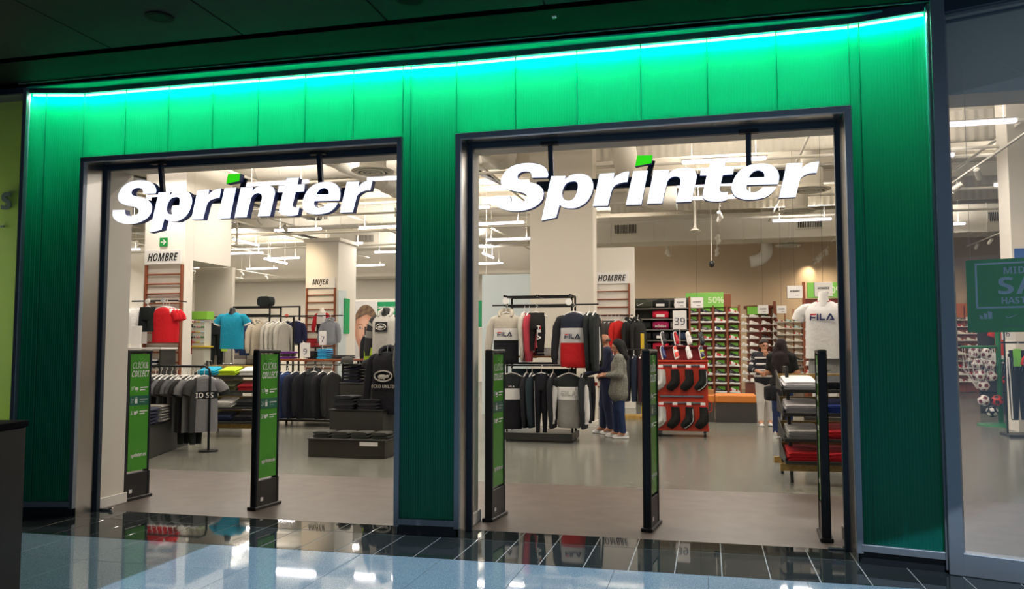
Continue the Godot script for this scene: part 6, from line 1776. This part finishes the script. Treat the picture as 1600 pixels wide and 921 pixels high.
func people():
	mt("skin", "ffffff", 0.55, 0.0, true)
	M.skin.subsurf_scatter_enabled = true; M.skin.subsurf_scatter_strength = 0.1
	mt("hair", "ffffff", 0.85, 0.0, true)
	var m := mt("marl", "ffffff", 0.95)
	m.albedo_texture = noise_tex(0.12, [[0.0, "3a3a34"], [0.42, "6a6a60"], [0.6, "8c8b80"], [1.0, "b4b2a6"]], 256, 21, 3)
	tripl(m, 1.6, false)
	var wshoe := shoe_mesh(lin("d8d6d2"), lin("e8e6e2"), lin("b8b6b2"))
	var gshoe := shoe_mesh(lin("6e6e70"), lin("d8d6d2"), lin("d8d6d2"))
	var V := func(x, y, z): return Vector3(x, y, z)
	# bald man in dark blue holding a black garment on the stand
	person("bald man in a dark blue top looking down at the stand", Vector3(-1.80, 0, -14.75), -80, {"h": 1.79, "skin": "a87458", "hair": "4c4844", "top": "1a2038", "trousers": "222c4a", "shoe": wshoe, "shoulder": 0.19, "nod": 16.0,
		"elbow": [Vector3(-0.25, 1.1, 0.08), Vector3(0.25, 1.1, 0.1)], "wrist": [Vector3(-0.1, 1.02, 0.32), Vector3(0.08, 1.0, 0.36)], "hair_bones": [[Vector3(-0.075, 0.08, -0.03), Vector3(0, 0.07, -0.08), 0.02, 0.026], [Vector3(0.075, 0.08, -0.03), Vector3(0, 0.07, -0.08), 0.02, 0.026]]})
	var wom: Node3D = person("dark-haired woman in a long grey marled sweater and jeans", Vector3(-1.5, 0, -14.1), -84, {"h": 1.66, "skin": "b98465", "hair": "15110f", "top": "6e6d64", "top_mat": "marl", "trousers": "23365c", "shoe": wshoe, "nod": 14.0, "hem": 0.66, "cuff": 0.75,
		"elbow": [Vector3(-0.23, 1.1, 0.0), Vector3(0.23, 1.1, 0.0)], "wrist": [Vector3(-0.12, 1.1, 0.25), Vector3(0.1, 1.08, 0.26)], "hair_bones": [[Vector3(0, 0.13, -0.02), Vector3(0, 0.1, -0.045), 0.097, 0.1], [Vector3(-0.06, 0.08, -0.04), Vector3(-0.07, -0.08, -0.06), 0.055, 0.05], [Vector3(0.06, 0.08, -0.04), Vector3(0.07, -0.08, -0.06), 0.055, 0.05], [Vector3(0, 0.04, -0.09), Vector3(0, -0.13, -0.085), 0.06, 0.05]]})
	wom.set_meta("label", "dark-haired woman in a long grey marled sweater and jeans")
	var held := hang("black_trousers", "black trousers held up by the couple at the stand", "trousers", legs_mesh(0.14, 0.75, lin("121316")), Vector3(-2.02, 1.16, -14.0), 50, "", false)
	part(held, "red_tag", mbox(Vector3(0.05, 0.06, 0.01), 0.002), M.sock_red, Vector3(0.1, -0.25, 0.09))
	person("woman in a black shirt and jeans with long dark hair seen from behind", Vector3(1.2, 0, -14.75), 165, {"h": 1.68, "skin": "b07c5e", "hair": "1e1512", "top": "121214", "trousers": "1f2f58", "shoe": gshoe, "long": false, "hem": 0.86, "step": 0.1,
		"elbow": [Vector3(-0.25, 1.12, 0.03), Vector3(0.24, 1.12, 0.03)], "wrist": [Vector3(-0.12, 1.05, 0.24), Vector3(0.1, 1.06, 0.24)], "hair_bones": [[Vector3(0, 0.12, -0.025), Vector3(0, 0.1, -0.04), 0.094, 0.09], [Vector3(-0.05, 0.06, -0.06), Vector3(-0.09, -0.2, -0.11), 0.06, 0.06], [Vector3(0.05, 0.06, -0.06), Vector3(0.09, -0.2, -0.11), 0.06, 0.06], [Vector3(-0.03, -0.1, -0.11), Vector3(-0.06, -0.42, -0.13), 0.08, 0.05], [Vector3(0.03, -0.1, -0.11), Vector3(0.06, -0.42, -0.13), 0.08, 0.05]]})
	var gl: Node3D = person("woman in glasses and a striped top with a hand at her mouth", Vector3(1.06, 0, -17.0), 0, {"h": 1.69, "skin": "b98465", "hair": "2c201a", "top": "22242e", "stripe": "d0cecb", "trousers": "c4c0b8", "shoe": wshoe, "long": true, "cuff": 0.4, "hem": 0.84, "look": 14.0,
		"elbow": [Vector3(-0.26, 1.12, 0.08), Vector3(0.25, 1.16, 0.1)], "wrist": [Vector3(-0.1, 1.06, 0.24), Vector3(0.07, 1.38, 0.2)], "palm": Vector3(-0.2, 0.2, -1), "hair_bones": [[Vector3(0, 0.135, -0.015), Vector3(0, 0.11, -0.04), 0.092, 0.095], [Vector3(-0.05, 0.15, 0.045), Vector3(0.05, 0.15, 0.045), 0.035, 0.035], [Vector3(-0.06, 0.06, -0.05), Vector3(-0.06, 0.0, -0.06), 0.045, 0.04], [Vector3(0.06, 0.06, -0.05), Vector3(0.06, 0.0, -0.06), 0.045, 0.04], [Vector3(0, 0.0, -0.09), Vector3(0, -0.06, -0.09), 0.05, 0.04]]})
	var b := B.new()
	b.col = lin("1a1a1c")
	for x in [-0.034, 0.034]:
		var ring := []
		for i in 13: ring.append(Vector3(x + cos(TAU * i / 12) * 0.024, sin(TAU * i / 12) * 0.018, 0))
		b.tube(ring, 0.003, 4, false)
	b.bar(Vector3(-0.01, 0.004, 0), Vector3(0.01, 0.004, 0), 0.004, 0.004)
	part(gl, "glasses", b.mesh(), M.gloss, Vector3(0.026, 1.577, 0.105), Vector3(0, 14, 0))
	var bag := part(self, "shoulder_bag", bag_mesh(0.3, 0.26, 0.12, lin("141416")), M.cloth, Vector3(1.04, 0.64, -14.44), Vector3(0, 20, 0))
	tag(bag, "black shoulder bag at the hip of the woman in black", "bag")

func football(colour: Color, spot_colour: Color) -> ArrayMesh:
	var b := B.new()
	var ico := []
	var g := (1.0 + sqrt(5.0)) / 2.0
	for s in [-1.0, 1.0]:
		for q in [-1.0, 1.0]:
			ico.append(Vector3(0, s, q * g).normalized()); ico.append(Vector3(s, q * g, 0).normalized()); ico.append(Vector3(q * g, 0, s).normalized())
	var n := 14
	for i in n:
		for j in n * 2:
			var q := []
			for e in [[0, 0], [1, 0], [1, 1], [0, 1]]:
				var th: float = PI * (i + e[0]) / n
				var ph: float = PI * (j + e[1]) / n
				q.append(Vector3(sin(th) * cos(ph), cos(th), sin(th) * sin(ph)))
			var mid: Vector3 = (q[0] + q[2]).normalized()
			b.col = colour
			for v in ico:
				if mid.dot(v) > 0.94: b.col = spot_colour
			for k in [0, 1, 2, 0, 2, 3]: b.put(q[k] * 0.11, q[k], b.col)
	return b.mesh()
func beyond_window():
	# sale poster hung inside the glass
	var along := Vector3(1, 0, 0.36).normalized()
	var p := Vector3(1.69, 0, -6.135)
	var t := thing("sale_poster", "green sale poster with pale lettering hung behind the shop window", "poster", p + along * 0.43 + Vector3.UP * 1.86, -19.8)
	part(t, "board", mbox(Vector3(0.82, 0.49, 0.008), 0.002), mt("sale_green", "17913f", 0.45))
	M.sale_green.backlight_enabled = true; M.sale_green.backlight = Color(0.05, 0.75, 0.2)
	var pale := mt("sale_pale", "c3dce4", 0.5)
	for y in [0.215, -0.08]: part(t, "border", mbox(Vector3(0.71, 0.012, 0.003)), pale, Vector3(0.0, y, 0.006))
	for x in [-0.35, 0.35]: part(t, "border", mbox(Vector3(0.012, 0.307, 0.003)), pale, Vector3(x, 0.0675, 0.006))
	part(t, "lettering", letters("MID SEASON", 0.046, 0.0, true, 0.003), pale, Vector3(-0.0, 0.165, 0.006))
	part(t, "lettering", letters("SALE", 0.115, 0.0, true, 0.003, 1.28), pale, Vector3(0.0, 0.065, 0.006))
	part(t, "lettering", letters("HASTA UN", 0.042, 0.0, true, 0.003), pale, Vector3(-0.07, -0.035, 0.006))
	var b := B.new()
	for i in 3: b.prism(PackedVector2Array([Vector2(-0.035 + 0.025 * i, -0.02), Vector2(-0.015 + 0.025 * i, -0.02), Vector2(-0.022 + 0.025 * i + 0.004 * i, 0.0 + 0.012 * i), Vector2(-0.04 + 0.025 * i, 0.008 + 0.012 * i)]), -0.001, 0.001)
	part(t, "stripe_mark", b.mesh(), pale, Vector3(-0.3, -0.135, 0.006))
	part(t, "curve_mark", swoosh(0.07), pale, Vector3(-0.15, -0.14, 0.006))
	part(t, "leap_mark", mbox(Vector3(0.08, 0.02, 0.003)), pale, Vector3(0.0, -0.135, 0.006))
	part(t, "text_line", mbox(Vector3(0.5, 0.008, 0.003)), mt("sale_faint", "2f9a5c", 0.5), Vector3(0.05, -0.205, 0.006))
	for x in [-0.38, 0.38]: part(t, "cord", mtube([Vector3(x, 0.245, 0), Vector3(x, 1.56, 0)], 0.0015, 4), M.duct)
	# row of slanted safety strokes stuck on the glass
	var st := thing("window_sticker", "row of slanted pale strokes stuck across the shop window", "sticker", a_on_glass(0.0) + Vector3.UP * 1.4, -19.8)
	var bar := mbar(Vector3(-0.008, -0.045, 0), Vector3(0.008, 0.045, 0), 0.0015, 0.006)
	for k in 70:
		if k % 9 == 4: continue
		part(st, "stroke", bar, mt("sticker", "a9bac4", 0.5), Vector3(0.02 + 0.0145 * k, 0, 0.009))
	# football stand with balls in hoops
	var fs := thing("ball_stand", "green metal stand for footballs", "ball stand", Vector3(5.58, 0, -18.1))
	var gm := mt("stand_green", "0f6a34", 0.4)
	b = B.new()
	b.lathe([Vector2(0.42, 0.0), Vector2(0.42, 0.03), Vector2(0.06, 0.06), Vector2(0.045, 0.1)], 22)
	part(fs, "foot", b.mesh(), gm)
	part(fs, "pole", mtube([Vector3(0, 0.05, 0), Vector3(0, 1.85, 0)], 0.05, 12), gm)
	for q in [[-0.36, 1.55], [0.36, 1.28]]:
		var ring := []
		for i in 21: ring.append(Vector3(q[0] + cos(TAU * i / 20) * 0.3, q[1], sin(TAU * i / 20) * 0.28))
		part(fs, "hoop", mtube(ring, 0.025, 8), gm)
	b = B.new()
	for i in 16:
		var an := TAU * i / 16
		b.tube([Vector3(-0.36 + cos(an) * 0.29, 1.55, sin(an) * 0.27), Vector3(-0.36 + cos(an + 0.25) * 0.27, 1.1, sin(an + 0.25) * 0.26), Vector3(-0.36 + cos(an) * 0.05, 0.72, sin(an) * 0.05)], 0.004, 4)
	var net := part(fs, "net", b.mesh(), M.sign_white)
	net.set_meta("kind", "stuff")
	var wb := football(lin("dedbd6"), lin("6a1a2c")); var rb := football(lin("c02c1c"), lin("17181c")); var kb := football(lin("17202c"), lin("d8d6d2"))
	for q in [[-0.46, 1.44, 0.1, 0], [-0.25, 1.42, 0.08, 0], [-0.42, 1.22, 0.12, 0], [-0.2, 1.2, 0.1, 0], [-0.38, 1.0, 0.12, 0], [-0.17, 0.98, 0.08, 0], [-0.3, 0.79, 0.05, 0], [0.3, 1.14, 0.12, 0], [0.12, 0.9, 0.13, 1], [0.32, 0.93, 0.1, 0], [-0.34, 0.5, 0.15, 0], [-0.1, 0.5, 0.16, 1], [-0.2, 0.28, 0.15, 2], [0.25, 0.5, 0.12, 1]]:
		var nm: String = ["white football with dark spots", "red football", "dark football with white patches"][q[3]]
		var o := part(self, "football", [wb, rb, kb][q[3]], M.gloss, Vector3(5.58 + q[0], q[1], -18.1 + q[2]), Vector3(q[0] * 300, q[1] * 200, 0))
		tag(o, nm + " hung on the green ball stand", "ball", nm + "s on the green stand")
	# clothes beside the balls
	var rk := thing("clothes_rail", "rail of black and red sportswear beside the football stand", "clothes rail", Vector3(5.4, 0, -15.9))
	part(rk, "bar", mtube([Vector3(-0.45, 1.62, 0), Vector3(1.2, 1.62, 0)], 0.015, 8), M.black_metal)
	for x in [-0.4, 1.2]: part(rk, "post", mtube([Vector3(x, 0, 0), Vector3(x, 2.0, 0)], 0.016, 8), M.black_metal)
	part(rk, "base", mbox(Vector3(1.7, 0.05, 0.5), 0.004), M.charcoal, Vector3(0.4, 0.025, 0))
	hang("black_trousers", "black track trousers with a lime tag beside the footballs", "trousers", legs_mesh(0.17, 1.2, lin("14151a"), lin("d8d6d2")), Vector3(5.18, 1.62, -15.85), 20)
	hang("red_shirt", "red training shirt beside the footballs", "shirt", top_mesh(0.2, 0.75, [[0.0, lin("b8181c")]], "short", [], 0.1), Vector3(5.5, 1.62, -15.8), 20)
	hang("black_jacket", "black training jacket beside the red training shirt", "jacket", top_mesh(0.2, 0.8, [[0.0, lin("16171a")]], "long", [], 0.1), Vector3(5.85, 1.62, -15.8), 20)
	var lt := part(self, "lime_card", mbox(Vector3(0.12, 0.3, 0.01), 0.002), M.lime_tag, Vector3(5.12, 1.36, -15.68))
	tag(lt, "lime tag hanging on the black trousers by the footballs", "tag")
	var wl := thing("wall_rack", "dark slatwall with red and white shirts behind the footballs", "display wall", Vector3(7.0, 0, -21.5))
	part(wl, "back", mbox(Vector3(1.6, 2.4, 0.06), 0.004), M.charcoal, Vector3(0, 1.2, 0))
	for k in 4: part(wl, "slat", mbox(Vector3(1.6, 0.03, 0.05), 0.003), M.black_metal, Vector3(0, 0.5 + 0.5 * k, 0.05))
	for k in 3: hang("red_shirt", "red shirt on the dark slatwall", "shirt", top_mesh(0.2, 0.7, [[0.0, lin("d02c1c")]], "short", [], 0.1), Vector3(6.7 + 0.3 * k, 2.2, -21.35), 10, "red shirts on the dark slatwall")
	for k in 2: hang("white_shirt", "white and black shirt low on the dark slatwall", "shirt", top_mesh(0.18, 0.6, [[0.0, lin("d8d6d2")], [0.4, lin("1a1b20")]], "short", [], 0.09), Vector3(6.45 + 0.32 * k, 1.55, -21.3), 10, "white and black shirts on the slatwall")
	price_sign("6", Vector3(5.06, 1.63, -15.9), 0, 0.2, 0.25, 0.04, "grey price card with a 6 above the footballs rail")
	var cw := structure("wall_column")
	part(cw, "shaft", mbox(Vector3(0.9, 6.4, 0.6), 0.004), M.white_paint, Vector3(5.9, 3.2, -17.05))
	var po := thing("blue_poster", "blue sky sports poster on the white column by the footballs", "poster", Vector3(5.9, 3.1, -16.69))
	part(po, "board", mbox(Vector3(0.86, 0.5, 0.02), 0.002), mt("poster_blue", "3a62a8", 0.5))
	part(po, "figure", mtube([Vector3(-0.2, -0.25, 0.012), Vector3(-0.15, 0.0, 0.012), Vector3(-0.05, 0.12, 0.012)], [0.06, 0.05, 0.02], 8), mt("poster_skin", "a87860", 0.6))
func a_on_glass(s: float) -> Vector3:
	return Vector3(1.645, 0, -6.12) + Vector3(1, 0, 0.36).normalized() * s

func _ready():
	rng.seed = 7
	camera_and_light()
	materials()
	glow("led", "ffffff", 14.0)
	mall()
	facade()
	shell()
	windows()
	lights()
	track_lights()
	duct_work()
	signs()
	gates()
	left_side()
	right_side()
	beyond_window()
